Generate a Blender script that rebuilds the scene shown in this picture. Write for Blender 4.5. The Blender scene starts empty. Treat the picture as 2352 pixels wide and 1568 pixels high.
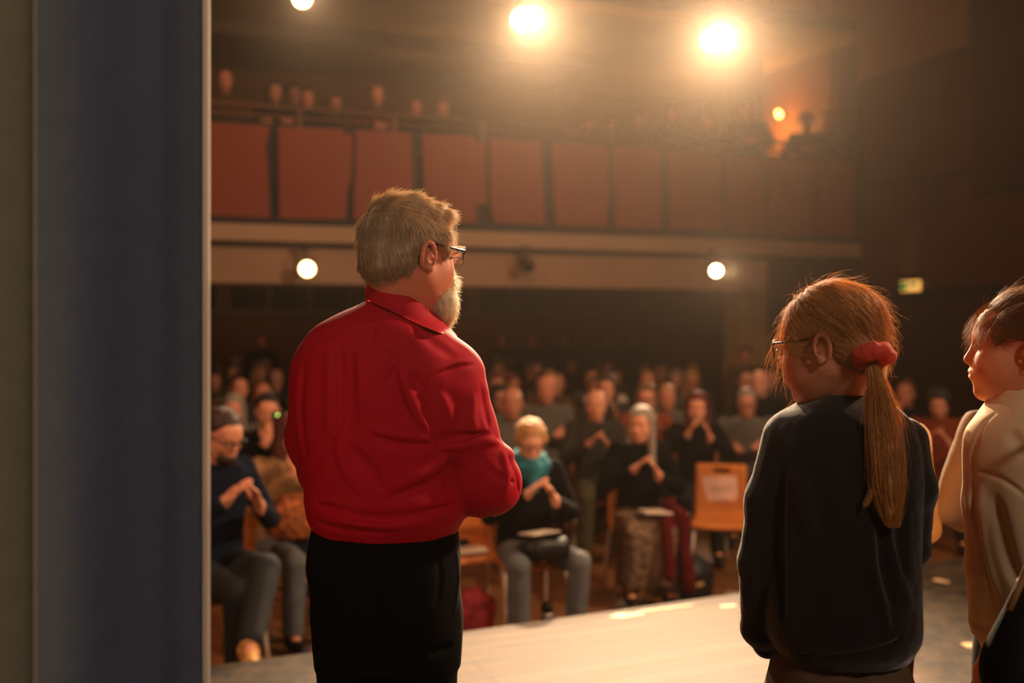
import bpy, math, random
import numpy as np
from mathutils import Vector, Matrix

# ------------------------------------------------------------------ camera, world, lamps, exposure
TH = math.atan(798.0/2287.0)            # the lens looks this far to the right of the hall's long axis (+Y)
CT, ST = math.cos(TH), math.sin(TH)
FPX, HC, HY = 2287.0, 1.476, 746.0      # focal length in pixels, eye height above the stage, horizon row
scene = bpy.context.scene
COL = scene.collection
cam_d = bpy.data.cameras.new('camera'); cam = bpy.data.objects.new('camera', cam_d); COL.objects.link(cam)
cam.location = (0, 0, HC); cam.rotation_euler = (math.radians(90), 0, -TH)
cam_d.sensor_width = 36.0; cam_d.lens = 36.0*FPX/2352.0; cam_d.shift_y = -38.0/2352.0
cam_d.clip_start = 0.05
cam_d.dof.use_dof = True; cam_d.dof.focus_distance = 2.10; cam_d.dof.aperture_fstop = 1.7
scene.camera = cam
scene.view_settings.view_transform = 'Standard'; scene.view_settings.look = 'None'
scene.view_settings.gamma = 1.0; scene.view_settings.use_curve_mapping = False
scene.view_settings.exposure = 0.0
cy = scene.cycles
cy.max_bounces = 6; cy.diffuse_bounces = 3; cy.glossy_bounces = 2; cy.transmission_bounces = 4
cy.volume_bounces = 0; cy.transparent_max_bounces = 6; cy.caustics_reflective = False; cy.caustics_refractive = False
cy.use_adaptive_sampling = True; cy.adaptive_threshold = 0.025; cy.use_denoising = True; cy.sample_clamp_indirect = 4.0
W = bpy.data.worlds.new('hall_air'); scene.world = W; W.use_nodes = True
nt = W.node_tree; nt.nodes.clear()
wo = nt.nodes.new('ShaderNodeOutputWorld'); wb = nt.nodes.new('ShaderNodeBackground')
wb.inputs[0].default_value = (0.02, 0.012, 0.008, 1); wb.inputs[1].default_value = 0.3
nt.links.new(wb.outputs[0], wo.inputs[0])
vs = nt.nodes.new('ShaderNodeVolumeScatter'); vs.inputs['Color'].default_value = (1, 0.82, 0.66, 1)
vs.inputs['Density'].default_value = 0.0009; vs.inputs['Anisotropy'].default_value = 0.86
nt.links.new(vs.outputs[0], wo.inputs['Volume'])

def lamp(name, kind, loc, aim, power, color, size=0.1, angle=60, blend=0.6, parent=None):
    d = bpy.data.lights.new(name, kind); d.energy = power; d.color = color
    if kind == 'AREA': d.shape = 'DISK'; d.size = size
    else: d.shadow_soft_size = size
    if kind == 'SPOT': d.spot_size = math.radians(angle); d.spot_blend = blend
    o = bpy.data.objects.new(name, d); COL.objects.link(o)
    o.location = loc
    if aim is not None:
        o.rotation_euler = (Vector(aim)-Vector(loc)).to_track_quat('-Z', 'Y').to_euler()
    return o
WARM = (1.0, 0.70, 0.43)
# spots on the balcony front shining back at the stage
SPOTS_HI = [(-1.15+0.0, 10.3, 4.81), (None), (None)]
def wpt(px, py=None, d=None, Y=None, z=None):
    """the place in the hall seen at a photo column/row at a distance, or on the plane Y=, or z="""
    xc = (px-1176.0)/FPX
    if Y is not None: d = Y/(CT - xc*ST)
    if d is None and z is not None: d = (HC-z)*FPX/(py-HY)
    X = d*(ST + xc*CT); YY = d*(CT - xc*ST)
    return (X, YY, HC - (py-HY)/FPX*d if py is not None else z)
HI = [wpt(695, -4, Y=10.3), wpt(1200, 45, Y=10.3), wpt(1635, 92, Y=10.3)]
LO = [wpt(705, 618, Y=10.25), wpt(1645, 622, Y=10.25), wpt(1214, 612, Y=10.25)]
for i, (p, e) in enumerate(zip(HI, (1000, 9600, 9600))):
    lamp('stage_spot_light', 'SPOT', (p[0], p[1]-0.22, p[2]), ((1.2, 2.4, 0.6), (1.7, 2.5, 0.6), (1.2, 2.2, 0.8))[i], e, WARM, 0.06, 40, 1.0)
for i, (p, e) in enumerate(zip(LO[:2], (25, 260))):
    lamp('stage_spot_light', 'SPOT', (p[0], p[1]-0.24, p[2]), ((-1.0, 1.0, 0.5), (0.9, 1.6, 1.2))[i], e, WARM, 0.05, 75, 0.8)
# stage wash lamps: one over the wing on the left lighting the hall, an added weak fill behind the camera, one at the right wing
lamp('stage_wash_light', 'SPOT', (-3.4, 3.0, 4.8), (2.4, 6.6, -0.3), 560, (1.0, 0.54, 0.32), 0.25, 62, 0.9)
lamp('added_fill_light', 'AREA', (1.5, -3.0, 4.4), (1.2, 2.2, 1.0), 68, (1.0, 0.76, 0.60), 0.6)
lamp('stage_side_light', 'AREA', (6.2, 2.6, 4.3), (0.9, 2.1, 1.3), 420, (1.0, 0.66, 0.42), 0.4)
lamp('hall_wash_light', 'SPOT', (4.5, -1.6, 5.6), (3.5, 7.4, 0.0), 330, (1.0, 0.48, 0.26), 0.3, 46, 0.9)
# orange hall glow up on the galleries
lamp('gallery_light', 'POINT', (3.0, 12.6, 4.4), None, 6, (1.0, 0.55, 0.22), 0.3)
lamp('house_light', 'AREA', (1.5, 6.0, 7.6), (1.5, 10.5, 3.0), 105, (1.0, 0.42, 0.20), 2.0)
lamp('added_back_wall_fill', 'POINT', (1.2, 15.4, 2.1), None, 7, (1.0, 0.5, 0.25), 0.1)  # both point fills are added, without fixtures, to lift the back wall
lamp('added_back_wall_fill', 'POINT', (4.6, 15.4, 2.1), None, 9, (1.0, 0.5, 0.25), 0.1)

# ------------------------------------------------------------------ materials
MATS = {}
def lin(c):
    return tuple((v/12.92 if v <= 0.04045 else ((v+0.055)/1.055)**2.4) for v in c)
def mat(name, rgb, rough=0.7, metal=0.0, bump=0.0, bscale=60.0, var=0.0, vscale=8.0, spec=0.4, sheen=0.0,
        emit=None, estr=0.0, transl=0.0, stretch=None, sss=0.0):
    if name in MATS: return MATS[name]
    m = bpy.data.materials.new(name); m.use_nodes = True; n = m.node_tree; B = n.nodes['Principled BSDF']
    c = (*lin(rgb), 1)
    B.inputs['Base Color'].default_value = c; B.inputs['Roughness'].default_value = rough
    B.inputs['Metallic'].default_value = metal; B.inputs['Specular IOR Level'].default_value = spec
    if sheen: B.inputs['Sheen Weight'].default_value = sheen; B.inputs['Sheen Roughness'].default_value = 0.4
    if sss:
        B.inputs['Subsurface Weight'].default_value = sss; B.inputs['Subsurface Radius'].default_value = (1, 0.35, 0.2)
        B.inputs['Subsurface Scale'].default_value = 0.012
    if emit: B.inputs['Emission Color'].default_value = (*lin(emit), 1); B.inputs['Emission Strength'].default_value = estr
    tc = n.nodes.new('ShaderNodeTexCoord'); mp = n.nodes.new('ShaderNodeMapping')
    n.links.new(tc.outputs['Object'], mp.inputs[0])
    if stretch: mp.inputs['Scale'].default_value = stretch
    if var:
        t = n.nodes.new('ShaderNodeTexNoise'); t.inputs['Scale'].default_value = vscale; t.inputs['Detail'].default_value = 5
        n.links.new(mp.outputs[0], t.inputs[0])
        r = n.nodes.new('ShaderNodeValToRGB')
        r.color_ramp.elements[0].position = 0.3; r.color_ramp.elements[1].position = 0.7
        r.color_ramp.elements[0].color = (*[v*(1-var) for v in c[:3]], 1)
        r.color_ramp.elements[1].color = (*[min(1, v*(1+var)) for v in c[:3]], 1)
        n.links.new(t.outputs[0], r.inputs[0]); n.links.new(r.outputs[0], B.inputs['Base Color'])
    if bump:
        t = n.nodes.new('ShaderNodeTexNoise'); t.inputs['Scale'].default_value = bscale; t.inputs['Detail'].default_value = 4
        n.links.new(mp.outputs[0], t.inputs[0])
        b = n.nodes.new('ShaderNodeBump'); b.inputs['Strength'].default_value = bump; b.inputs['Distance'].default_value = 0.01
        n.links.new(t.outputs[0], b.inputs['Height']); n.links.new(b.outputs[0], B.inputs['Normal'])
    if transl:
        tr = n.nodes.new('ShaderNodeBsdfTranslucent'); tr.inputs[0].default_value = c
        mx = n.nodes.new('ShaderNodeMixShader'); mx.inputs[0].default_value = transl
        n.links.new(B.outputs[0], mx.inputs[1]); n.links.new(tr.outputs[0], mx.inputs[2])
        n.links.new(mx.outputs[0], n.nodes['Material Output'].inputs[0])
    MATS[name] = m
    return m

# ------------------------------------------------------------------ object helpers
def tag(o, label=None, cat=None, group=None, kind=None):
    if label: o['label'] = label
    if cat: o['category'] = cat
    if group: o['group'] = group
    if kind: o['kind'] = kind
    return o
def empty(name, loc=(0, 0, 0), rz=0.0, label=None, cat=None, group=None):
    o = bpy.data.objects.new(name, None); COL.objects.link(o); o.location = loc; o.rotation_euler = (0, 0, rz)
    o.empty_display_size = 0.1
    return tag(o, label, cat, group)
def mesh_data(name, V, F, smooth=True):
    """V (n,3) array; F (m,k) array of equal-sized faces or a list of faces"""
    me = bpy.data.meshes.new(name)
    V = np.asarray(V, dtype=np.float32)
    if isinstance(F, np.ndarray):
        k = F.shape[1]; tot = F.size
        me.vertices.add(len(V)); me.vertices.foreach_set('co', V.ravel())
        me.loops.add(tot); me.loops.foreach_set('vertex_index', F.astype(np.int32).ravel())
        me.polygons.add(len(F)); me.polygons.foreach_set('loop_start', np.arange(0, tot, k, dtype=np.int32))
        me.update(calc_edges=True)
    else:
        me.from_pydata([tuple(map(float, v)) for v in V], [], F); me.update()
    if smooth: me.polygons.foreach_set('use_smooth', np.ones(len(me.polygons), dtype=bool))
    return me
def link(name, me, m=None, parent=None, loc=None, own=False):
    o = bpy.data.objects.new(name, me); COL.objects.link(o)
    if m is not None:
        if not me.materials: me.materials.append(m)
        if me.materials[0] is not m:
            o.material_slots[0].link = 'OBJECT'; o.material_slots[0].material = m
    if parent is not None: o.parent = parent
    if loc is not None: o.location = loc
    return o
class MB:
    """collects boxes, prisms and tubes into one mesh"""
    def __init__(s): s.V = []; s.F = []
    def add(s, V, F):
        b = len(s.V); s.V += [tuple(v) for v in V]; s.F += [tuple(i+b for i in f) for f in F]; return s
    def box(s, x0, x1, y0, y1, z0, z1):
        V = [(x, y, z) for z in (z0, z1) for y in (y0, y1) for x in (x0, x1)]
        return s.add(V, [(0, 2, 3, 1), (4, 5, 7, 6), (0, 1, 5, 4), (2, 6, 7, 3), (0, 4, 6, 2), (1, 3, 7, 5)])
    def prism(s, P, y0, y1):
        """polygon of (x,z) extruded along y"""
        n = len(P); V = [(p[0], y0, p[1]) for p in P]+[(p[0], y1, p[1]) for p in P]
        F = [tuple(range(n)), tuple(range(2*n-1, n-1, -1))]+[(i, i+n, (i+1) % n+n, (i+1) % n) for i in range(n)]
        return s.add(V, F)
    def prism_z(s, P, z0, z1):
        n = len(P); V = [(p[0], p[1], z0) for p in P]+[(p[0], p[1], z1) for p in P]
        F = [tuple(range(n-1, -1, -1)), tuple(range(n, 2*n))]+[(i, (i+1) % n, (i+1) % n+n, i+n) for i in range(n)]
        return s.add(V, F)
    def tube(s, pts, r, n=8, cap=True):
        pts = [Vector(p) for p in pts]; R = r if isinstance(r, (list, tuple)) else [r]*len(pts)
        V = []; up = None
        for i, p in enumerate(pts):
            t = (pts[min(i+1, len(pts)-1)]-pts[max(i-1, 0)]).normalized()
            if up is None: up = Vector((0, 0, 1)) if abs(t.z) < 0.9 else Vector((1, 0, 0))
            a = t.cross(up).normalized(); b = t.cross(a).normalized()
            if a.length < 1e-6: a, b = Vector((1, 0, 0)), Vector((0, 1, 0))
            up = b.cross(t) if False else up
            for k in range(n):
                q = 2*math.pi*k/n; V.append(p+a*(R[i]*math.cos(q))+b*(R[i]*math.sin(q)))
        m = len(pts)
        F = [(i*n+k, i*n+(k+1) % n, (i+1)*n+(k+1) % n, (i+1)*n+k) for i in range(m-1) for k in range(n)]
        if cap: F += [tuple(range(n-1, -1, -1)), tuple((m-1)*n+k for k in range(n))]
        return s.add(V, F)
    def build(s, name, m, parent=None, smooth=False, bevel=0.0, loc=None):
        me = mesh_data(name, s.V, s.F, smooth); o = link(name, me, m, parent, loc)
        if bevel:
            b = o.modifiers.new('bevel', 'BEVEL'); b.width = bevel; b.segments = 2; b.limit_method = 'ANGLE'
        return o
def arc(p, q, n=10, h=0.0):
    return [Vector(p).lerp(Vector(q), i/(n-1))+Vector((0, 0, h*4*(i/(n-1))*(1-i/(n-1)))) for i in range(n)]

# ------------------------------------------------------------------ implicit surface modeller
def smooth_poly(P, n):
    P = np.array(P); t = np.linspace(0, len(P)-1, n); out = []
    for q in t:
        i = min(int(q), len(P)-2); f = q-i; p0, p1, p2, p3 = P[max(i-1, 0)], P[i], P[i+1], P[min(i+2, len(P)-1)]
        out.append(0.5*((2*p1)+(-p0+p2)*f+(2*p0-5*p1+4*p2-p3)*f*f+(-p0+3*p1-3*p2+p3)*f**3))
    return np.array(out)
class Vox:
    def __init__(s, lo, hi, h):
        s.lo = np.array(lo, dtype=np.float64); s.h = h
        s.n = np.maximum(4, np.ceil((np.array(hi)-s.lo)/h).astype(int)+1)
        s.F = np.full(s.n, 0.5, dtype=np.float32)
        s.ax = [(s.lo[i]+h*np.arange(s.n[i])).astype(np.float32) for i in range(3)]
    def block(s, lo, hi, pad):
        a = np.clip(np.floor((np.array(lo)-pad-s.lo)/s.h).astype(int), 0, s.n)
        b = np.clip(np.ceil((np.array(hi)+pad-s.lo)/s.h).astype(int)+1, 0, s.n)
        if (b-a < 1).any(): return None
        sl = tuple(slice(a[i], b[i]) for i in range(3))
        X = s.ax[0][sl[0]][:, None, None]; Y = s.ax[1][sl[1]][None, :, None]; Z = s.ax[2][sl[2]][None, None, :]
        return sl, X, Y, Z
    def put(s, sl, d, k, op):
        f = s.F[sl]
        if op == 'u':
            if k > 0: h = np.maximum(k-np.abs(f-d), 0)/k; s.F[sl] = np.minimum(f, d)-h*h*k*0.25
            else: s.F[sl] = np.minimum(f, d)
        elif op == 's':
            d = -d
            if k > 0: h = np.maximum(k-np.abs(f-d), 0)/k; s.F[sl] = np.maximum(f, d)+h*h*k*0.25
            else: s.F[sl] = np.maximum(f, d)
    def cone(s, a, b, r1, r2=None, k=0.02, op='u'):
        r2 = r1 if r2 is None else r2
        a = np.array(a, float); b = np.array(b, float); r = max(r1, r2)
        g = s.block(np.minimum(a, b)-r, np.maximum(a, b)+r, k+3*s.h)
        if g is None: return s
        sl, X, Y, Z = g; ba = b-a; L = max(float(ba@ba), 1e-9)
        t = np.clip(((X-a[0])*ba[0]+(Y-a[1])*ba[1]+(Z-a[2])*ba[2])/L, 0, 1)
        d = np.sqrt((X-a[0]-t*ba[0])**2+(Y-a[1]-t*ba[1])**2+(Z-a[2]-t*ba[2])**2)-(r1+(r2-r1)*t)
        s.put(sl, d, k, op); return s
    def ell(s, c, r, R=None, k=0.02, op='u'):
        c = np.array(c, float); r = np.array(r, float); m = r.max()
        ext = r if R is None else np.sqrt(((np.asarray(R)*r[None, :])**2).sum(1))
        g = s.block(c-ext, c+ext, k+3*s.h)
        if g is None: return s
        sl, X, Y, Z = g; x, y, z = X-c[0], Y-c[1], Z-c[2]
        if R is not None:
            R = np.asarray(R)
            x, y, z = (R[0, 0]*x+R[1, 0]*y+R[2, 0]*z, R[0, 1]*x+R[1, 1]*y+R[2, 1]*z, R[0, 2]*x+R[1, 2]*y+R[2, 2]*z)
        k0 = np.sqrt((x/r[0])**2+(y/r[1])**2+(z/r[2])**2); k1 = np.sqrt((x/r[0]**2)**2+(y/r[1]**2)**2+(z/r[2]**2)**2)
        d = k0*(k0-1)/np.maximum(k1, 1e-6)
        s.put(sl, d, k, op); return s
    def loft(s, zs, cx, cy, a, b, k=0.02, op='u', p=2.0, ang=0.0):
        """upright stack of (super)ellipses: centre, half widths per height"""
        zs = np.array(zs, float); o = np.argsort(zs); zs = zs[o]
        cx, cy, a, b = [np.broadcast_to(np.array(q, float), zs.shape)[o] if np.ndim(q) == 0 or len(q) == len(o) else None for q in (cx, cy, a, b)]
        m = max(a.max(), b.max())
        g = s.block((cx.min()-m, cy.min()-m, zs[0]), (cx.max()+m, cy.max()+m, zs[-1]), 2.2*k+3*s.h)
        if g is None: return s
        sl, X, Y, Z = g; zz = Z.ravel()
        sm = np.linspace(-0.022, 0.022, 9); wt = 1.1-np.abs(sm)/0.022; wt /= wt.sum()
        f = [sum(w_*np.interp(zz+d_, zs, q) for d_, w_ in zip(sm, wt))[None, None, :].astype(np.float32) for q in (cx, cy, a, b)]
        x, y = X-f[0], Y-f[1]
        if ang: c, sn = math.cos(ang), math.sin(ang); x, y = c*x+sn*y, -sn*x+c*y
        q = (np.abs(x/f[2])**p+np.abs(y/f[3])**p)**(1.0/p)
        d = (q-1)*np.minimum(f[2], f[3])*0.9
        d = np.maximum(d, np.maximum(zs[0]-Z, Z-zs[-1]))
        s.put(sl, d.astype(np.float32), k, op); return s
    def cut(s, pt, nrm, k=0.004):
        """remove the side the normal points to"""
        n = np.array(nrm, float); n /= np.linalg.norm(n)
        X = s.ax[0][:, None, None]; Y = s.ax[1][None, :, None]; Z = s.ax[2][None, None, :]
        d = (X-pt[0])*n[0]+(Y-pt[1])*n[1]+(Z-pt[2])*n[2]
        h = np.maximum(k-np.abs(s.F-d), 0)/k
        s.F = (np.maximum(s.F, d)+h*h*k*0.25).astype(np.float32); return s
    def fold(s, pts, depth, width):
        """a crease (depth>0) or ridge (depth<0) along a smoothed polyline, fading towards both ends"""
        P = smooth_poly(pts, 6*(len(pts)-1)+1); P = P.astype(float)
        g = s.block(P.min(0), P.max(0), width*2.8)
        if g is None: return s
        sl, X, Y, Z = g; best = None; par = None
        Ls = np.linalg.norm(P[1:]-P[:-1], axis=1); T = Ls.sum(); acc = 0.0
        for a, b, l_ in zip(P[:-1], P[1:], Ls):
            ba = b-a; L = max(float(ba@ba), 1e-12)
            t = np.clip(((X-a[0])*ba[0]+(Y-a[1])*ba[1]+(Z-a[2])*ba[2])/L, 0, 1)
            d2 = (X-a[0]-t*ba[0])**2+(Y-a[1]-t*ba[1])**2+(Z-a[2]-t*ba[2])**2; gt = (acc+t*l_)/T; acc += l_
            if best is None: best, par = d2, gt
            else: m = d2 < best; par = np.where(m, gt, par); best = np.where(m, d2, best)
        w = width*(0.55+0.45*np.sin(np.pi*par)); amp = depth*np.clip(np.sin(np.pi*np.clip(par, 0, 1))*1.6, 0, 1)
        s.F[sl] += (amp*np.exp(-best/(w*w))).astype(np.float32)
        return s
    def noise(s, amp, freq, seed=0, stretch=(1, 1, 1)):
        r = np.random.RandomState(seed)
        X = s.ax[0][:, None, None]; Y = s.ax[1][None, :, None]; Z = s.ax[2][None, None, :]
        d = np.zeros_like(s.F)
        for i in range(6):
            v = r.normal(size=3); v /= np.linalg.norm(v); v = v*freq*(0.6+0.9*r.rand())/np.array(stretch); ph = r.rand()*6.28
            w = r.normal(size=3)*freq*0.35/np.array(stretch)
            d += np.sin(v[0]*X+v[1]*Y+v[2]*Z+ph+1.3*np.sin(w[0]*X+w[1]*Y+w[2]*Z))
        s.F += (amp/3.0*d).astype(np.float32); return s
    def mesh(s, name='surface'):
        F = s.F; F[0], F[-1] = 0.1, 0.1; F[:, 0], F[:, -1] = 0.1, 0.1; F[:, :, 0], F[:, :, -1] = 0.1, 0.1
        S = F < 0; nx, ny, nz = F.shape
        c = np.zeros((nx-1, ny-1, nz-1), dtype=np.uint8)
        off = [(i, j, k) for i in (0, 1) for j in (0, 1) for k in (0, 1)]
        for i, j, k in off: c += S[i:nx-1+i, j:ny-1+j, k:nz-1+k]
        act = (c > 0) & (c < 8); idx = np.argwhere(act)
        if len(idx) == 0: return mesh_data(name, np.zeros((0, 3)), [])
        val = np.stack([F[idx[:, 0]+i, idx[:, 1]+j, idx[:, 2]+k] for i, j, k in off], 1)
        O = np.array(off, float); pos = np.zeros((len(idx), 3)); cnt = np.zeros(len(idx))
        for a in range(8):
            for b in range(a+1, 8):
                if np.abs(O[a]-O[b]).sum() != 1: continue
                va, vb = val[:, a], val[:, b]; m = (va < 0) != (vb < 0)
                t = np.where(m, va/np.where(m, va-vb, 1), 0)
                pos += np.where(m[:, None], O[a]+(O[b]-O[a])*t[:, None], 0); cnt += m
        V = s.lo+s.h*(idx+pos/cnt[:, None])
        ids = np.full(act.shape, -1, dtype=np.int64); ids[act] = np.arange(len(idx))
        Q = []
        for ax in range(3):
            A = [slice(1, -1)]*3; A[ax] = slice(0, -1); B = [slice(1, -1)]*3; B[ax] = slice(1, None)
            s0 = S[tuple(A)]; s1 = S[tuple(B)]; e = np.argwhere(s0 != s1)
            if len(e) == 0: continue
            flip = s0[e[:, 0], e[:, 1], e[:, 2]]
            base = e.copy()
            for q in range(3):
                if q != ax: base[:, q] += 1
            u, v = [(1, 2), (2, 0), (0, 1)][ax]
            def cell(du, dv):
                p = base.copy(); p[:, u] -= du; p[:, v] -= dv; return ids[p[:, 0], p[:, 1], p[:, 2]]
            q = np.stack([cell(1, 1), cell(0, 1), cell(0, 0), cell(1, 0)], 1)
            q[~flip] = q[~flip][:, ::-1]; Q.append(q)
        return mesh_data(name, V, np.concatenate(Q))

def rotm(yaw=0.0, pitch=0.0, roll=0.0, frame='away'):
    """head axes as columns (right, forward, up); yaw turns clockwise seen from above, pitch down is negative"""
    f = np.array([math.sin(yaw)*math.cos(pitch), math.cos(yaw)*math.cos(pitch), math.sin(pitch)])
    r = np.array([math.cos(yaw), -math.sin(yaw), 0.0]); u = np.cross(r, f)
    if roll:
        c, s = math.cos(roll), math.sin(roll); r, u = c*r+s*u, -s*r+c*u
    return np.stack([r, f, u], 1)
class Fr:
    def __init__(s, R, t, sc=1.0): s.R = np.asarray(R); s.t = np.array(t, float); s.s = sc
    def p(s, q): return s.t+s.s*(s.R@np.array(q, float))
    def cone(s, v, a, b, r1, r2=None, k=0.02, op='u'): v.cone(s.p(a), s.p(b), r1*s.s, (r1 if r2 is None else r2)*s.s, k*s.s, op)
    def ell(s, v, c, r, k=0.02, op='u', R=None): v.ell(s.p(c), np.array(r)*s.s, s.R if R is None else s.R@R, k*s.s, op)

def head(v, f, child=False, fine=False, male=True):
    c, e = f.cone, f.ell
    e(v, (0, -0.012, 0.040), (0.075, 0.094, 0.082), 0.02)
    e(v, (0, 0.030, -0.020), (0.061, 0.060, 0.085), 0.03)
    e(v, (0, 0.052, 0.042), (0.056, 0.040, 0.040), 0.03)
    jw = 0.043 if male else 0.037
    for sx in (-1, 1):
        c(v, (sx*0.052, 0.000, -0.045), (sx*jw*0.8, 0.045, -0.090), 0.016, 0.016, 0.04)
        e(v, (sx*0.034, 0.058, -0.028), (0.027, 0.027, 0.030), 0.03)
        e(v, (sx*0.031, 0.094, 0.003), (0.018, 0.014, 0.011), 0.014, 's')
        e(v, (sx*0.031, 0.077, 0.001), (0.015, 0.013, 0.012), 0.006)
    e(v, (0, 0.082, 0.022), (0.045, 0.012, 0.010), 0.02)
    e(v, (0, 0.070, -0.098), (0.022, 0.020, 0.018), 0.03)
    c(v, (0, 0.088, 0.012), (0, 0.112 if not child else 0.105, -0.026), 0.007, 0.010 if not child else 0.009, 0.012)
    e(v, (0, 0.100, -0.031), (0.017, 0.011, 0.008), 0.010)
    e(v, (0, 0.084, -0.060), (0.028, 0.014, 0.020), 0.02)
    e(v, (0, 0.097, -0.055), (0.021, 0.0075, 0.0050), 0.006)
    e(v, (0, 0.095, -0.0665), (0.018, 0.008, 0.0060), 0.006)
    c(v, (-0.020, 0.104, -0.0608), (0.020, 0.104, -0.0608), 0.0022, 0.0022, 0.004, 's')
    for sx in (-1, 1):
        # ear: tilted shell with rim, bowl and lobe
        if fine:
            n = 12; pts = []
            for i in range(n+1):
                a = math.radians(-70+285*i/n); pts.append((sx*(0.084+0.006*math.sin(a*0.5)), -0.012-0.0145*math.cos(a) * (1 if i else 1), 0.000+0.027*math.sin(a)))
            e(v, (sx*0.077, -0.010, -0.002), (0.006, 0.015, 0.026), 0.008)
            for a, b in zip(pts[:-1], pts[1:]): c(v, a, b, 0.0042, 0.0042, 0.004)
            e(v, (sx*0.084, -0.004, -0.027), (0.005, 0.008, 0.009), 0.006)
            e(v, (sx*0.088, -0.006, -0.004), (0.007, 0.0075, 0.011), 0.004, 's')
            e(v, (sx*0.077, 0.006, -0.006), (0.006, 0.005, 0.008), 0.004)
        else:
            e(v, (sx*0.079, -0.010, -0.002), (0.009, 0.017, 0.031), 0.008)
            e(v, (sx*0.090, -0.006, 0.000), (0.007, 0.009, 0.014), 0.006, 's')

def hand(v, wrist, dirv, nrm, side, curl=0.5, s=1.0, k=0.010):
    """palm, four bent fingers of different length and a thumb off the side of the palm"""
    w = np.array(wrist, float); d = np.array(dirv, float); d /= np.linalg.norm(d)
    n = np.array(nrm, float); n = n-d*(n@d); n /= np.linalg.norm(n); x = np.cross(d, n)*side
    R = np.stack([x, d, n], 1)
    v.cone(w-d*0.02, w+d*0.02*s, 0.027*s, 0.027*s, 0.02)
    v.ell(w+d*0.052*s, (0.041*s, 0.050*s, 0.016*s), R, 0.02)
    for i, (o, L) in enumerate(((0.030, 0.072), (0.010, 0.080), (-0.010, 0.075), (-0.029, 0.060))):
        a = w+d*0.088*s+x*o*s; q = a; ang = 0.0
        for seg, fr in enumerate((0.45, 0.32, 0.23)):
            ang += curl*(0.55, 0.8, 0.6)[seg]
            g = d*math.cos(ang)+n*math.sin(ang); b = q+g*L*fr*s+x*o*0.12*s
            v.cone(q, b, (0.0095-0.001*seg)*s, (0.0088-0.001*seg)*s, 0.004); q = b
    a = w+d*0.025*s+x*0.030*s; b = a+(x*0.75+d*0.6+n*0.25*curl)*0.035*s; e = b+(d*0.95+x*0.2+n*0.35*curl)*0.032*s
    v.cone(a, b, 0.0125*s, 0.011*s, 0.010); v.cone(b, e, 0.0105*s, 0.009*s, 0.004)

def tubes(P, R, sides=3):
    """P (n,m,3) strand points, R (n,m) radii -> verts, faces"""
    n, m, _ = P.shape
    T = np.gradient(P, axis=1); T /= np.maximum(np.linalg.norm(T, axis=2, keepdims=True), 1e-9)
    ref = np.where(np.abs(T[:, :, 2:3]) < 0.8, np.array([0, 0, 1.0]), np.array([1.0, 0, 0]))
    A = np.cross(T, ref); A /= np.maximum(np.linalg.norm(A, axis=2, keepdims=True), 1e-9); B = np.cross(T, A)
    V = np.stack([P+R[:, :, None]*(A*math.cos(2*math.pi*q/sides)+B*math.sin(2*math.pi*q/sides)) for q in range(sides)], 2)
    V = V.reshape(-1, 3)
    base = (np.arange(n)[:, None]*m+np.arange(m-1)[None, :]).ravel()*sides
    F = np.concatenate([np.stack([base+q, base+(q+1) % sides, base+sides+(q+1) % sides, base+sides+q], 1) for q in range(sides)])
    return V, F
def merge(name, parts, smooth=True):
    """join (V, F) quads and mesh datas into one mesh"""
    Vs, Fs, b = [], [], 0
    for p in parts:
        if isinstance(p, tuple): V, F = p
        else:
            V = np.zeros(len(p.vertices)*3, dtype=np.float32); p.vertices.foreach_get('co', V); V = V.reshape(-1, 3)
            F = np.zeros(len(p.loops), dtype=np.int32); p.loops.foreach_get('vertex_index', F); F = F.reshape(-1, 4)
        Vs.append(V); Fs.append(F+b); b += len(V)
    return mesh_data(name, np.concatenate(Vs), np.concatenate(Fs), smooth)
def verts_normals(me):
    V = np.zeros(len(me.vertices)*3, dtype=np.float32); me.vertices.foreach_get('co', V)
    N = np.zeros(len(me.vertices)*3, dtype=np.float32); me.vertices.foreach_get('normal', N)
    return V.reshape(-1, 3), N.reshape(-1, 3)
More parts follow.
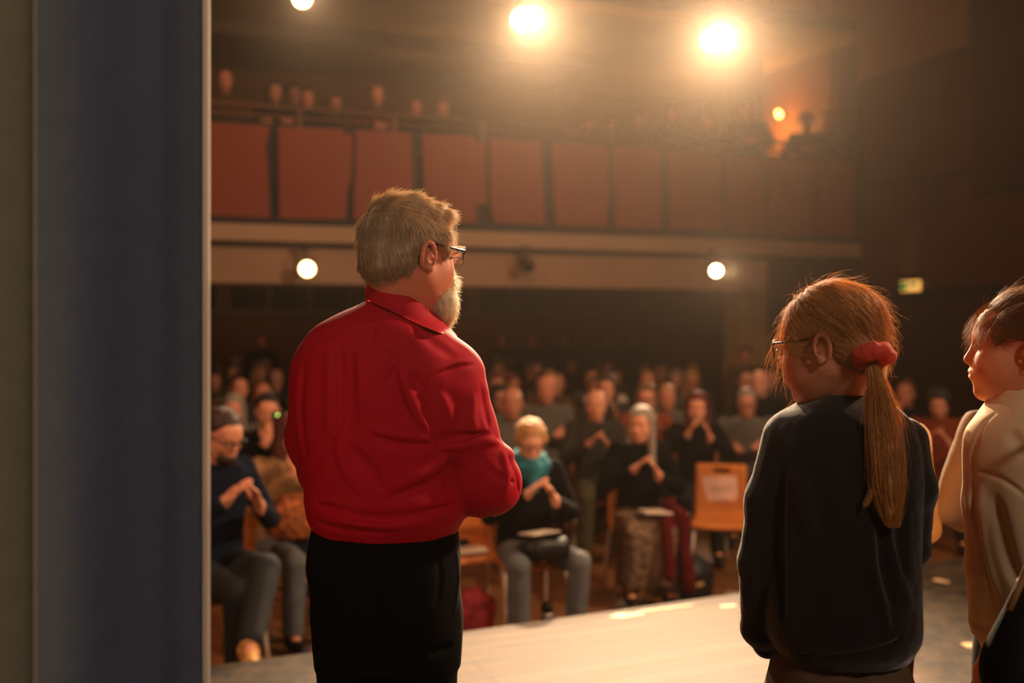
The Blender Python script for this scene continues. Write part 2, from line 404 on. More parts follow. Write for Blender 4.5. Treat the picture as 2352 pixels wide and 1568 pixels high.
def grow(me, count, flow, length, lift, rs, seg=8, rad=0.00035, keep=None, clump=0.0, wob=0.003, droop=0.0, lenvar=0.4, avoid=None, center=None):
    """hair growing from a surface: follows a flow field (fn of points->unit vectors) and hugs the surface"""
    V, N = verts_normals(me)
    if keep is not None: m = keep(V, N); V, N = V[m], N[m]
    i = rs.randint(0, len(V), count); p = V[i]+rs.normal(size=(count, 3))*0.0015; n = N[i]
    L = length(p) if callable(length) else np.full(count, length); L = L*(1-lenvar*rs.rand(count))
    P = [p-n*0.001]; q = p.copy(); dn = n.copy()
    wv = rs.normal(size=(count, 3))*wob
    ck = np.sin(p*230.0+np.array([0, 1, 2]))[:, [1, 2, 0]]*clump
    for s_ in range(seg-1):
        t = flow(q); t = t-dn*np.sum(t*dn, 1, keepdims=True)
        t /= np.maximum(np.linalg.norm(t, axis=1, keepdims=True), 1e-6)
        a = s_/(seg-1.0)
        lf = lift(p, a) if callable(lift) else lift*(1-a)
        if np.ndim(lf) == 1: lf = lf[:, None]
        stp = t*1.0+dn*lf+(wv+ck)*(a*40)
        stp[:, 2] -= droop*a
        stp /= np.maximum(np.linalg.norm(stp, axis=1, keepdims=True), 1e-6)
        q = q+stp*(L/(seg-1))[:, None]; P.append(q)
        if center is not None:
            d0 = q-center; d0 /= np.linalg.norm(d0, axis=1, keepdims=True); dn = 0.25*dn+0.75*d0; dn /= np.linalg.norm(dn, axis=1, keepdims=True)
    P = np.stack(P, 1); R = rad*np.linspace(1, 0.35, seg)[None, :]*(0.7+0.6*rs.rand(count))[:, None]
    if avoid is not None: m = avoid(P); P, R = P[m], R[m]
    return tubes(P, R)

# ------------------------------------------------------------------ the hall
XR, XL, FL = 8.35, -8.0, -0.40          # side walls and hall floor height (the stage top is z = 0)
def struct(name, mb, m, bevel=0.0):
    return tag(mb.build(name, m, bevel=bevel), kind='structure')
wood_dark = mat('dark_brown_panelling', (0.31, 0.10, 0.05), 0.6, bump=0.2, bscale=20, var=0.25, vscale=1.5)
plaster = mat('beige_plaster', (0.72, 0.60, 0.48), 0.85, bump=0.08, bscale=90, var=0.06, vscale=2)
plaster_dim = mat('brown_paint_and_soffit_shade', (0.42, 0.32, 0.25), 0.9, var=0.12, vscale=2)  # brown paint; also stands for shade on the upper rear soffit
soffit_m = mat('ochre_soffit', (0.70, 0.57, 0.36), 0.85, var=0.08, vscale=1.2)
black_m = mat('black_paint', (0.06, 0.045, 0.04), 0.6)
parquet = mat('hall_parquet', (0.44, 0.27, 0.12), 0.6, bump=0.1, bscale=8, var=0.22, vscale=1.3, stretch=(1, 3, 1))

struct('floor', MB().box(XL, XR, -6, 17.2, FL-0.1, FL), parquet)
struct('ceiling', MB().box(XL, XR, -6, 17.2, 8.0, 8.2), plaster_dim)
struct('wall_left', MB().box(XL-0.2, XL, -6, 17.2, FL, 8.0), wood_dark)
struct('wall_right', MB().box(XR, XR+0.2, -6, 17.2, FL, 8.0), wood_dark)
struct('wall_stage', MB().box(XL, XR, -6.2, -6, FL, 8.0), black_m)
struct('wall_back', MB().box(XL, XR, 17.0, 17.2, FL, 2.3), mat('back_wall_wood', (0.42, 0.22, 0.12), 0.6, bump=0.1, bscale=10, var=0.2, vscale=0.8))
struct('wall_gallery', MB().box(XL, XR, 14.2, 14.4, 2.52, 5.07), mat('gallery_wall', (0.46, 0.27, 0.15), 0.7, var=0.15, vscale=0.7))
struct('wall_gallery_side', MB().box(XR-0.16, XR, 10.9, 14.2, 2.52, 5.07), mat('gallery_side_wall', (0.62, 0.38, 0.16), 0.65, var=0.12, vscale=0.7))
struct('wall_top_gallery', MB().box(XL, XR, 14.2, 14.4, 5.3, 8.0), wood_dark)
# projecting box on the right wall
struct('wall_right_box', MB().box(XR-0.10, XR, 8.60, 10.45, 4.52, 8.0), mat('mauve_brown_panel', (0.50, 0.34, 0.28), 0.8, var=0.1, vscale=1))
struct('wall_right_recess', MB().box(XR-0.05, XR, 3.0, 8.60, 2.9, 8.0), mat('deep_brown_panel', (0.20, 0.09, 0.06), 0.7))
# gallery one: slab, fascia, beam
YB = 10.5
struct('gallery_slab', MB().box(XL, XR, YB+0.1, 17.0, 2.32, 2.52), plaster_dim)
struct('trim_1', MB().box(XL, XR-0.02, YB-0.06, YB+0.1, 2.33, 2.505), plaster, 0.01)
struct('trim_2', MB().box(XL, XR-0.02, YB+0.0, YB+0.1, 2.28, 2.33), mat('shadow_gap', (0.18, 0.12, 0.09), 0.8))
struct('beam_1', MB().box(XL, 7.0, YB+0.02, YB+0.42, 1.90, 2.29), mat('beam_plaster', (0.66, 0.53, 0.42), 0.85, bump=0.05, bscale=90, var=0.07, vscale=2), 0.01)
struct('trim_3', MB().box(XL, XR-0.02, YB-0.04, YB+0.1, 2.505, 2.575), black_m)
# gallery two above
struct('upper_gallery_slab', MB().box(XL, XR, YB, 12.2, 5.07, 5.20), soffit_m)
struct('upper_gallery_soffit', MB().box(XL, 5.6, 12.2, 14.4, 5.03, 5.20), plaster_dim)  # rear soffit's shade painted as a browner colour; the end piece stays lighter
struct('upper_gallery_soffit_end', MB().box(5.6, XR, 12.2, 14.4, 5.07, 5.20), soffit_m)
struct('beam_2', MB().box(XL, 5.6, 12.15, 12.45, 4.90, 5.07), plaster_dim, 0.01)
struct('trim_4', MB().box(XL, XR, YB-0.06, YB, 5.20, 5.34), black_m)
# columns
cX = wpt(1727, Y=11.0)[0]
struct('column_1', MB().box(cX-0.21, cX+0.21, 10.95, 11.35, FL, 2.32), soffit_m, 0.02)
cX2 = wpt(1705, Y=11.6)[0]
struct('column_2', MB().box(cX2-0.28, cX2+0.28, 11.5, 11.95, 2.52, 5.07), soffit_m, 0.02)
struct('column_3', MB().box(XR-0.10, XR-0.02, YB-0.07, YB+0.05, 2.505, 5.07), black_m)
struct('column_4', MB().box(-1.6, -1.25, 10.95, 11.3, FL, 2.32), plaster_dim, 0.02)

# strip windows high in the rear wall under the gallery
glass_dark = mat('dark_window_glass', (0.08, 0.06, 0.05), 0.6, spec=0.2)
frame_m = mat('window_frame_paint', (0.42, 0.34, 0.27), 0.5)
for i in range(5):
    x0 = -1.2+i*2.15; w = empty('window_%d' % (i+1), (x0, 16.97, 1.93)); tag(w, kind='structure')
    MB().box(0, 2.05, -0.01, 0.01, -0.19, 0.19).build('glass', glass_dark, w)
    fm = MB()
    for a in (0, 0.66, 1.35, 2.0): fm.box(a, a+0.05, -0.05, 0.0, -0.19, 0.19)
    fm.box(0, 2.05, -0.05, 0, -0.23, -0.19).box(0, 2.05, -0.05, 0, 0.19, 0.22).build('window_frame', frame_m, w)
struct('trim_5', MB().box(XL, XR, 16.9, 17.0, 1.62, 1.68), frame_m)

# door in the right wall with the lit exit sign above it
dy = wpt(2140, Y=9.0)
def on_right(px, py, X=XR):
    xc = (px-1176.0)/FPX; d = X/(ST+xc*CT); return (X, d*(CT-xc*ST), HC-(py-HY)/FPX*d)
p = on_right(2140, 730)
door = empty('door_1', (XR, p[1], FL)); tag(door, kind='structure')
MB().box(-0.03, 0.0, -0.95, 0.95, 0, 2.2).build('door_leaf', mat('dark_red_door', (0.22, 0.07, 0.05), 0.5), door)
MB().box(-0.06, 0, -1.05, -0.95, 0, 2.3).box(-0.06, 0, 0.95, 1.05, 0, 2.3).box(-0.06, 0, -1.05, 1.05, 2.2, 2.3).build('door_frame', black_m, door)
MB().tube([(-0.09, -0.2, 1.0), (-0.09, 0.2, 1.0)], 0.015).tube([(-0.09, -0.2, 1.0), (-0.02, -0.2, 1.0)], 0.01).tube([(-0.09, 0.2, 1.0), (-0.02, 0.2, 1.0)], 0.01).build('door_handle', mat('brushed_steel', (0.6, 0.58, 0.55), 0.35, 1.0), door, True)
p0, p1 = on_right(2085, 658), on_right(2131, 658)
ex = empty('exit_sign', (XR-0.02, (p0[1]+p1[1])/2, p0[2]), 0, 'small lit rectangular exit sign high on the dark right wall above the door', 'sign')
hw = abs(p0[1]-p1[1])/2
MB().box(-0.08, 0.02, -hw-0.02, hw+0.02, -0.075, 0.075).build('housing', mat('sign_housing', (0.5, 0.45, 0.35), 0.5), ex, bevel=0.005)
MB().box(-0.085, -0.078, -hw, hw, -0.062, 0.062).build('light_panel', mat('sign_glow', (0.95, 0.78, 0.45), 0.5, emit=(1.0, 0.72, 0.36), estr=1.1), ex)
g = MB()
g.box(-0.09, -0.084, hw*0.35, hw*0.95, -0.05, 0.05).box(-0.09, -0.084, -hw*0.75, hw*0.2, -0.008, 0.036)
g.build('pictogram', mat('sign_green', (0.1, 0.45, 0.22), 0.5, emit=(0.10, 0.50, 0.22), estr=0.6), ex)
# pale board on the right wall and the slack cable
pb0, pb1 = on_right(2075, 525), on_right(2113, 625)
tag(MB().box(XR-0.03, XR-0.001, pb1[1], pb0[1], pb1[2], pb0[2]+0.02).build('wall_board', mat('board_brown', (0.46, 0.28, 0.2), 0.7), bevel=0.004),
    'narrow upright brown board fixed to the right wall above the exit sign', 'board')
cab = [on_right(px, py, XR-0.02) for px, py in ((1985, 425), (2060, 418), (2130, 408), (2210, 398), (2290, 392), (2352, 384), (2420, 376))]
tag(MB().tube(cab, 0.012, 6).build('wall_cable', black_m, smooth=True), 'thin dark cable running slack along the right wall', 'cable')

# lamp on the gallery side wall
sl = wpt(1800, 265, Y=11.9); sx = XR-0.16
wl = empty('wall_lamp', (sx, sl[1], sl[2]), 0, 'small glowing wall lamp on the orange side wall of the gallery', 'lamp')
MB().tube([(0, 0, 0), (-0.06, 0, 0)], [0.05, 0.05], 12).build('base', black_m, wl, True)
MB().tube([(-0.06, 0, -0.02), (-0.10, 0, 0.03), (-0.12, 0, 0.06)], [0.045, 0.04, 0.02], 12).build('lamp_shade', mat('lamp_glow', (1, 0.8, 0.5), 0.5, emit=(1.0, 0.62, 0.28), estr=14), wl, True)
lamp('gallery_wall_glow', 'POINT', (sx-0.35, sl[1], sl[2]-0.25), None, 16, (1.0, 0.50, 0.14), 0.08)

# ------------------------------------------------------------------ gallery front: wooden panels with shaped gaps, rails, posts
def on_plane(px, py, Y=YB):
    q = wpt(px, py, Y=Y); return (q[0], q[2])
panel_m = mat('red_brown_gallery_panel', (0.55, 0.22, 0.09), 0.6, bump=0.15, bscale=30, var=0.10, vscale=1.2)
PAN = [
 [(250, 262), (487, 281), (621, 290), (617, 305), (612, 325), (612, 350), (615, 400), (620, 500), (487, 499), (250, 497)],
 [(639, 291), (786, 297), (790, 308), (810, 310), (806, 400), (804, 418), (797, 440), (793, 503), (641, 502)],
 [(817, 299), (944, 306), (947, 400), (950, 505), (812, 504), (813, 420), (817, 400)],
 [(969, 307), (1093, 314), (1096, 326), (1113, 327), (1115, 400), (1118, 468), (1094, 468), (1094, 512), (978, 509), (972, 400)],
 [(1122, 318), (1246, 325), (1243, 340), (1244, 370), (1247, 430), (1251, 516), (1135, 512), (1127, 470), (1125, 400)],
 [(1267, 327), (1390, 334), (1392, 345), (1398, 347), (1395, 410), (1400, 440), (1394, 480), (1394, 520), (1275, 517), (1271, 430)],
 [(1406, 335), (1516, 342), (1518, 380), (1518, 430), (1518, 526), (1413, 521), (1412, 440), (1407, 410)],
 [(1533, 344), (1641, 350), (1645, 362), (1656, 364), (1655, 430), (1660, 528), (1538, 527), (1538, 430)],
 [(1663, 356), (1752, 361), (1756, 440), (1757, 535), (1670, 532), (1668, 430)],
 [(1766, 362), (1868, 370), (1866, 440), (1868, 541), (1776, 537), (1776, 490), (1768, 430)],
 [(1880, 371), (1966, 376), (1966, 545), (1880, 541), (1878, 440)],
]
spot_words = ['leftmost, half behind the blue curtain', 'second from the curtain', 'third from the curtain, above the white-haired head', 'fourth from the curtain, right of the white-haired head',
              'fifth from the curtain', 'sixth from the curtain', 'seventh from the curtain', 'below the leaning man in dark clothes, on his left', 'narrow, below the leaning man in dark clothes',
              'second from the right wall', 'last, against the right wall']
for i, P in enumerate(PAN):
    Q = [on_plane(*q) for q in P]
    cx_ = sum(q[0] for q in Q)/len(Q); zb = min(q[1] for q in Q)
    o = MB().prism([(q[0]-cx_, q[1]-zb) for q in Q][::-1], -0.015, 0.015).build('railing_panel', panel_m, loc=(cx_, YB, zb))
    tag(o, 'red-brown gallery railing panel, '+spot_words[i], 'railing panel', 'red-brown railing panels along the gallery')
# dark backing rails and uprights that carry the panels
rail = empty('gallery_railing', (3.0, YB+0.06, 2.52), 0, 'dark metal railing with two handrails along the gallery front', 'railing')
rm = mat('rail_brown_metal', (0.42, 0.27, 0.18), 0.4, 0.3)
def rail_line(px0, py0, px1, py1, Y):
    a = wpt(px0, py0, Y=Y); b = wpt(px1, py1, Y=Y); return a, b
zr1, zr2 = 3.735, 3.635
MB().tube([(XL-3.0, 0.0, zr1-2.52), (XR-0.1-3.0, 0.0, zr1-2.52)], 0.022, 10).build('handrail', rm, rail, True)
MB().tube([(XL-3.0, 0.0, zr2-2.52), (XR-0.1-3.0, 0.0, zr2-2.52)], 0.018, 10).build('handrail', rm, rail, True)
MB().box(XL-3.0, XR-0.1-3.0, -0.02, 0.02, 0.06, 0.12).build('bottom_rail', black_m, rail)
MB().box(XL-3.0, XR-0.1-3.0, -0.02, 0.02, 0.98, 1.05).build('top_rail', black_m, rail)
for px in (245, 470, 690, 908, 1112, 1310, 1480, 1640, 1760, 1872, 1966):
    x = wpt(px, Y=YB)[0]
    MB().box(x-3.0-0.02, x-3.0+0.02, -0.03, -0.01, 0.95, zr1-2.52).build('post', rm, rail)
for px in (626, 800, 957, 1107, 1257, 1402, 1527, 1661, 1763, 1873):
    x = wpt(px, Y=YB+0.04)[0]
    MB().box(x-3.0-0.045, x-3.0+0.045, 0.0, 0.06, 0.0, 1.05).build('upright', black_m, rail)
# second gallery's panels, seen at the very top right
up = MB()
for i, px in enumerate((1565, 1672, 1772, 1880)):
    x0 = wpt(px, Y=YB)[0]+0.03; x1 = wpt((1672, 1768, 1872, 1972)[i], Y=YB)[0]-0.03
    o = MB().box(0, x1-x0, -0.03, 0.0, 0, 0.95).build('railing_panel', panel_m, loc=(x0, YB-0.01, 5.36))
    tag(o, ('brown upper gallery panel above the right-hand bright spotlight', 'brown upper gallery panel left of the thin upright, cut off at the top',
            'brown upper gallery panel right of the thin upright, second from the right wall', 'brown upper gallery panel ending at the right wall')[i], 'railing panel', 'upper gallery railing panels')

# ------------------------------------------------------------------ stage
PE = [(-8.0, 4.30), (-2.0, 4.42), (0.2, 4.50), (1.35, 4.60), (2.97, 4.76), (4.6, 5.00), (6.3, 5.25), (XR, 5.5)]
stage_m = bpy.data.materials.new('stage_boards'); stage_m.use_nodes = True
n = stage_m.node_tree; B = n.nodes['Principled BSDF']; L = n.links
def N(t, **kw):
    q = n.nodes.new(t)
    for a, b in kw.items():
        if a in q.inputs: q.inputs[a].default_value = b
        else: setattr(q, a, b)
    return q
tc = N('ShaderNodeTexCoord'); mp = N('ShaderNodeMapping'); mp.inputs['Rotation'].default_value = (0, 0, math.radians(-4.5))
L.new(tc.outputs['Object'], mp.inputs[0])
br = N('ShaderNodeTexBrick'); br.inputs['Scale'].default_value = 1.0; br.inputs['Brick Width'].default_value = 3.2; br.inputs['Row Height'].default_value = 0.11
br.inputs['Mortar Size'].default_value = 0.004; br.inputs['Color1'].default_value = (*lin((0.47, 0.38, 0.30)), 1); br.inputs['Color2'].default_value = (*lin((0.37, 0.29, 0.22)), 1)
br.inputs['Mortar'].default_value = (0.04, 0.025, 0.015, 1); L.new(mp.outputs[0], br.inputs[0])
m2 = N('ShaderNodeMapping'); m2.inputs['Scale'].default_value = (0.7, 11, 1); m2.inputs['Rotation'].default_value = (0, 0, math.radians(-4.5)); L.new(tc.outputs['Object'], m2.inputs[0])
ng = N('ShaderNodeTexNoise', Scale=2.2, Detail=7.0, Roughness=0.65); L.new(m2.outputs[0], ng.inputs[0])
rg = N('ShaderNodeValToRGB'); rg.color_ramp.elements[0].position = 0.35; rg.color_ramp.elements[1].position = 0.65
rg.color_ramp.elements[0].color = (0.25, 0.22, 0.20, 1); rg.color_ramp.elements[1].color = (1, 1, 1, 1); L.new(ng.outputs[0], rg.inputs[0])
mx = N('ShaderNodeMix'); mx.data_type = 'RGBA'; mx.blend_type = 'MULTIPLY'; mx.inputs[0].default_value = 1.0
L.new(br.outputs[0], mx.inputs[6]); L.new(rg.outputs[0], mx.inputs[7])
# darker mottled boards at both sides of the stage, lighter in the middle
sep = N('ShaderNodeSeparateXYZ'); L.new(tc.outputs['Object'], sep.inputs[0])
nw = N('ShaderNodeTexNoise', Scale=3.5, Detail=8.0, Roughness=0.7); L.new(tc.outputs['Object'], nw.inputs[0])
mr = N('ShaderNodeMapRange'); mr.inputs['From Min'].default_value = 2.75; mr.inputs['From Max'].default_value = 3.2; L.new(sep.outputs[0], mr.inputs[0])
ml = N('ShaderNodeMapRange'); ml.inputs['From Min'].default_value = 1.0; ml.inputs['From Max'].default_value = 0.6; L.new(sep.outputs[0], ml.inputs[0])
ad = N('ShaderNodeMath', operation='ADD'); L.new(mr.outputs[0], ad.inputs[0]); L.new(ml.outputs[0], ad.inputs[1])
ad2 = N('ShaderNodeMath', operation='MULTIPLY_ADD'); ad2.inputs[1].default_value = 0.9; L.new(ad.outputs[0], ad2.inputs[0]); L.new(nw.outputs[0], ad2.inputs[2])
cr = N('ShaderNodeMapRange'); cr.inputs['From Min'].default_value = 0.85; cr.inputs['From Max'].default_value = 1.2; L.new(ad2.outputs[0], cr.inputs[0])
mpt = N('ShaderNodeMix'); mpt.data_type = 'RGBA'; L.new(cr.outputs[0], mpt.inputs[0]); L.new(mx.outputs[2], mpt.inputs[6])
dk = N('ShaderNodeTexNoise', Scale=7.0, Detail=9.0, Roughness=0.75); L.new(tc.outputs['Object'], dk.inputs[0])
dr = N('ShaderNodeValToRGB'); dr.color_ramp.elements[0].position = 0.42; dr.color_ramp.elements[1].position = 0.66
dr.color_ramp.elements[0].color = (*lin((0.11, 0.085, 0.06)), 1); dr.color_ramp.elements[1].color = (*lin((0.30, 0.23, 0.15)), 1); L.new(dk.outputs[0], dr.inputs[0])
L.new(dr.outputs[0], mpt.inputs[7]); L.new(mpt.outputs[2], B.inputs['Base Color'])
rr = N('ShaderNodeMapRange'); rr.inputs['To Min'].default_value = 0.46; rr.inputs['To Max'].default_value = 0.72; L.new(ng.outputs[0], rr.inputs[0]); L.new(rr.outputs[0], B.inputs['Roughness'])
B.inputs['Specular IOR Level'].default_value = 0.12
bp = N('ShaderNodeBump'); bp.inputs['Strength'].default_value = 0.35; bp.inputs['Distance'].default_value = 0.01
hm = N('ShaderNodeMath', operation='MULTIPLY_ADD'); hm.inputs[1].default_value = 0.5; L.new(ng.outputs[0], hm.inputs[0]); L.new(dk.outputs[0], hm.inputs[2])
L.new(hm.outputs[0], bp.inputs['Height']); L.new(bp.outputs[0], B.inputs['Normal'])
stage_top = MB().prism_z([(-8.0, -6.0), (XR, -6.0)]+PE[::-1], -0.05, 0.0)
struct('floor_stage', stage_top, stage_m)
struct('wall_stage_front', MB().prism_z([(-8.0, -6.0), (XR, -6.0)]+[(x, y-0.04) for x, y in PE[::-1]], FL, -0.05), black_m)
tape_m = mat('worn_tape', (0.80, 0.66, 0.46), 0.5, bump=0.3, bscale=200, var=0.2, vscale=60)
def patch(px, py, L_, W_, rot, lab, seed):
    r = random.Random(seed); c = wpt(px, py, z=0.0); P = []
    for i in range(14):
        a = 2*math.pi*i/14; q = 0.82+0.3*r.random(); u, v = L_*math.copysign(abs(math.cos(a))**0.6, math.cos(a))*q, W_*math.copysign(abs(math.sin(a))**0.6, math.sin(a))*q
        P.append((u, v))
    o = MB().prism_z(P, 0.0005, 0.0025).build('floor_tape', tape_m, loc=(c[0], c[1], 0)); o.rotation_euler.z = rot
    tag(o, lab, 'tape mark', 'worn tape marks on the stage floor')
patch(2161, 1334, 0.028, 0.05, 0.2, 'small pale square of tape on the stage between the two girls, farther back', 1)
patch(2238, 1482, 0.055, 0.035, -0.2, 'larger pale torn tape on the stage beside the beige sweatshirt cuff', 2)
patch(1440, 1412, 0.10, 0.035, 0.1, 'long worn tape scrap near the stage edge, left one', 3)
patch(1525, 1398, 0.22, 0.012, 0.05, 'thin worn tape line near the stage edge between the man and the girl', 4)
patch(1672, 1392, 0.05, 0.02, 0.0, 'short worn tape scrap at the stage edge beside the dark sweater', 5)

# ------------------------------------------------------------------ spotlights on the gallery fronts
hous = mat('lamp_housing', (0.16, 0.13, 0.11), 0.5, 0.3)
def spotlight(p, aim, lit, r, lab, drop, estr):
    e = empty('stage_spotlight', p, 0, lab, 'spotlight', 'stage spotlights along the gallery fronts')
    d = (Vector(aim)-Vector(p)).normalized(); q = d.to_track_quat('-Y', 'Z')
    b = -d
    MB().tube([b*0.24, b*0.22, b*0.10, b*0.02, b*0.0], [r*0.55, r*0.8, r*0.85, r*1.05, r*1.1], 20, cap=False).tube([b*0.25, b*0.24], [r*0.3, r*0.56], 20).build('housing', hous, e, True)
    col = (1.0, 0.80, 0.50)
    MB().tube([b*0.03, b*0.02, b*0.012], [r*0.98, r*0.9, r*0.3], 24).build('lens', mat('lit_lens_%d' % int(estr), col, 0.3, emit=col, estr=estr) if lit else mat('dark_lens', (0.12, 0.1, 0.09), 0.15, spec=0.7), e, True)
    MB().tube([(-r*1.25, b.y*0.12, b.z*0.12), (-r*1.3, b.y*0.12, r*1.7), (r*1.3, b.y*0.12, r*1.7), (r*1.25, b.y*0.12, b.z*0.12)], 0.012, 6).build('yoke', hous, e, True)
    MB().tube([(0, b.y*0.12, r*1.7), (0, b.y*0.12, drop)], 0.014, 8).box(-0.05, 0.05, b.y*0.12-0.02, b.y*0.12+0.03, drop-0.02, drop+0.03).build('hanger', hous, e)
    return e
spotlight(HI[0], (1.5, 0, 1.5), True, 0.09, 'lit spotlight cut off by the top of the photo, nearest the blue curtain', 0.36, 30)
spotlight(HI[1], (0.5, 0, 1.4), True, 0.11, 'brightest upper spotlight above and right of the white-haired head', 0.36, 120)
spotlight(HI[2], (0.5, 0, 1.4), True, 0.11, 'bright upper spotlight above the leaning man on the gallery', 0.36, 120)
spotlight(LO[0], (-1.0, 1.0, 0.5), True, 0.075, 'round lit spotlight under the gallery, left of the white-haired man', 0.22, 18)
spotlight(LO[1], (0.9, 1.6, 1.2), True, 0.065, 'bright lit spotlight under the gallery beside the column', 0.22, 60)
spotlight(LO[2], (3.2, 2.0, -0.5), False, 0.065, 'unlit spotlight under the gallery, right of the white-haired man', 0.2, 0)

# ------------------------------------------------------------------ curtains at the left of the stage
def drape(name, x0, x1, y, amp, per, thick, m, lab, seed, hem=None):
    r = random.Random(seed); n_ = 90; zz = [0.01, 0.8, 1.6, 2.4, 3.2, 4.4]
    ph = [r.random()*6 for _ in range(4)]
    def off(x, z): return amp*(math.sin(2*math.pi*x/per+ph[0]+0.10*z)+0.22*math.sin(2*math.pi*x/(per*0.57)+ph[1]-0.15*z)+0.04*math.sin(2*math.pi*x/(per*0.21)+ph[2]))
    e = empty(name, ((x0+x1)/2, y, 0), 0, lab, 'curtain', 'stage curtains at the left')
    cx_ = (x0+x1)/2; V = []; F = []
    for s_ in (0, 1):
        for z in zz:
            for i in range(n_):
                x = x0+(x1-x0)*i/(n_-1); V.append((x-cx_, off(x, z)+s_*thick, z))
    k = len(zz)
    for s_ in (0, 1):
        for a in range(k-1):
            for i in range(n_-1):
                b = s_*k*n_+a*n_+i; f = (b, b+1, b+n_+1, b+n_); F.append(f if s_ == 0 else f[::-1])
    for a in range(k-1):
        for i in (0, n_-1):
            b = a*n_+i; F.append((b, b+n_, b+n_+k*n_, b+k*n_))
    for a in (0, k-1):
        for i in range(n_-1):
            b = a*n_+i; F.append((b, b+k*n_, b+1+k*n_, b+1))
    link('cloth', mesh_data('cloth', V, F), m, e)
    if hem:
        V = []; F = []
        pts = [tuple((x1-cx_+hem[0]*u, off(x1, z)+v, z) for u, v in ((-1.0, -0.004), (0.0, -0.006), (0.35, 0.002), (0.35, 0.03), (-0.2, 0.035), (-1.0, 0.006))) for z in zz]
        for p_ in pts: V += p_
        q = 6
        for a in range(k-1):
            for i in range(q): F.append((a*q+i, a*q+(i+1) % q, (a+1)*q+(i+1) % q, (a+1)*q+i))
        o = link('hem', mesh_data('hem', V, F), hem[1], e); o['label'] = 'pale hem along the curtain edge'
    MB().tube([(x0-cx_, thick/2, 4.42), (x1-cx_, thick/2, 4.42)], 0.03, 10).build('rod', black_m, e, True)
    return e
blue_c = mat('blue_grey_curtain', (0.35, 0.39, 0.48), 0.9, bump=0.25, bscale=500, sheen=0.3, var=0.05, vscale=30)
olive_c = mat('olive_grey_curtain', (0.62, 0.60, 0.50), 0.9, bump=0.25, bscale=500, sheen=0.3, var=0.05, vscale=30)
hem_m = mat('cream_hem', (0.97, 0.93, 0.88), 0.8, transl=0.6)
x_edge = wpt(478, Y=1.56)[0]; x_l = wpt(108, Y=1.56)[0]
drape('blue_curtain', x_l-0.05, x_edge, 1.56, 0.024, 0.23, 0.008, blue_c, 'dusty blue stage curtain with a pale lit right edge', 3, (0.008, hem_m))
drape('olive_curtain', x_l-1.2, x_l+0.0, 1.42, 0.012, 0.22, 0.008, olive_c, 'olive grey curtain at the far left, in front of the blue one', 8)

# ------------------------------------------------------------------ chairs
beech = mat('beech_plywood', (0.74, 0.44, 0.20), 0.6, spec=0.2, bump=0.05, bscale=10, var=0.14, vscale=6, stretch=(1, 1, 8))
chrome = mat('chrome_tube', (0.88, 0.82, 0.74), 0.42, 0.5)
def make_chair(slot=True):
    """bent plywood shell on four chrome legs; faces local +y"""
    e = empty('stacking_chair')
    prof = [(0.215, 0.425), (0.200, 0.445), (0.10, 0.452), (-0.02, 0.440), (-0.12, 0.445), (-0.165, 0.470), (-0.185, 0.52), (-0.195, 0.60), (-0.205, 0.68), (-0.215, 0.74), (-0.220, 0.765), (-0.226, 0.79), (-0.233, 0.835)]
    nu = 13; V = []; F = []
    for j, (y, z) in enumerate(prof):
        t = j/(len(prof)-1.0); w = 0.205 if z < 0.46 and y > -0.1 else 0.195-0.012*max(0, z-0.5)/0.33
        for i in range(nu):
            u = -1+2*i/(nu-1.0); V.append((u*w, y+(0.022*u*u if z > 0.5 else 0.0), z+(0.010*u*u if z <= 0.5 else 0)))
    for j in range(len(prof)-1):
        for i in range(nu-1):
            if slot and j == 10 and 4 <= i <= 7: continue
            b = j*nu+i; F.append((b, b+1, b+nu+1, b+nu))
    o = link('seat_shell', mesh_data('seat_shell', V, F), beech, e)
    sd = o.modifiers.new('solidify', 'SOLIDIFY'); sd.thickness = 0.012; sd.offset = 0
    for sx in (-1, 1):
        MB().tube([(sx*0.17, 0.17, 0.43), (sx*0.185, 0.19, 0.415), (sx*0.20, 0.225, 0.20), (sx*0.215, 0.25, 0.01)], 0.0135, 10).build('leg', chrome, e, True)
        MB().tube([(sx*0.17, -0.12, 0.43), (sx*0.18, -0.15, 0.41), (sx*0.20, -0.21, 0.20), (sx*0.215, -0.25, 0.01)], 0.0135, 10).build('leg', chrome, e, True)
    f = MB()
    for sx in (-1, 1): f.tube([(sx*0.17, 0.18, 0.43), (sx*0.165, 0.0, 0.425), (sx*0.17, -0.13, 0.43)], 0.011, 8)
    f.tube([(-0.17, 0.05, 0.422), (0.17, 0.05, 0.422)], 0.009, 8).tube([(-0.17, -0.08, 0.422), (0.17, -0.08, 0.422)], 0.009, 8)
    f.build('seat_frame', chrome, e, True)
    return e
def dup(root, loc, rz, label=None, cat=None, group=None):
    r = root.copy(); COL.objects.link(r); r.location = loc; r.rotation_euler = (0, 0, rz)
    for k in list(r.keys()):
        if k in ('label', 'category', 'group'): del r[k]
    tag(r, label, cat, group)
    for ch in list(root.children):
        c = ch.copy(); COL.objects.link(c); c.parent = r; c.matrix_parent_inverse = ch.matrix_parent_inverse.copy()
        for g in list(ch.children):
            d = g.copy(); COL.objects.link(d); d.parent = c
    return r
chair0 = make_chair()
_first = [True]
def place_chair(x, y, rz, label):
    if _first[0]:
        _first[0] = False; chair0.location = (x, y, FL); chair0.rotation_euler = (0, 0, rz)
        return tag(chair0, label, 'chair', 'wooden stacking chairs in the hall')
    return dup(chair0, (x, y, FL), rz, label, 'chair', 'wooden stacking chairs in the hall')

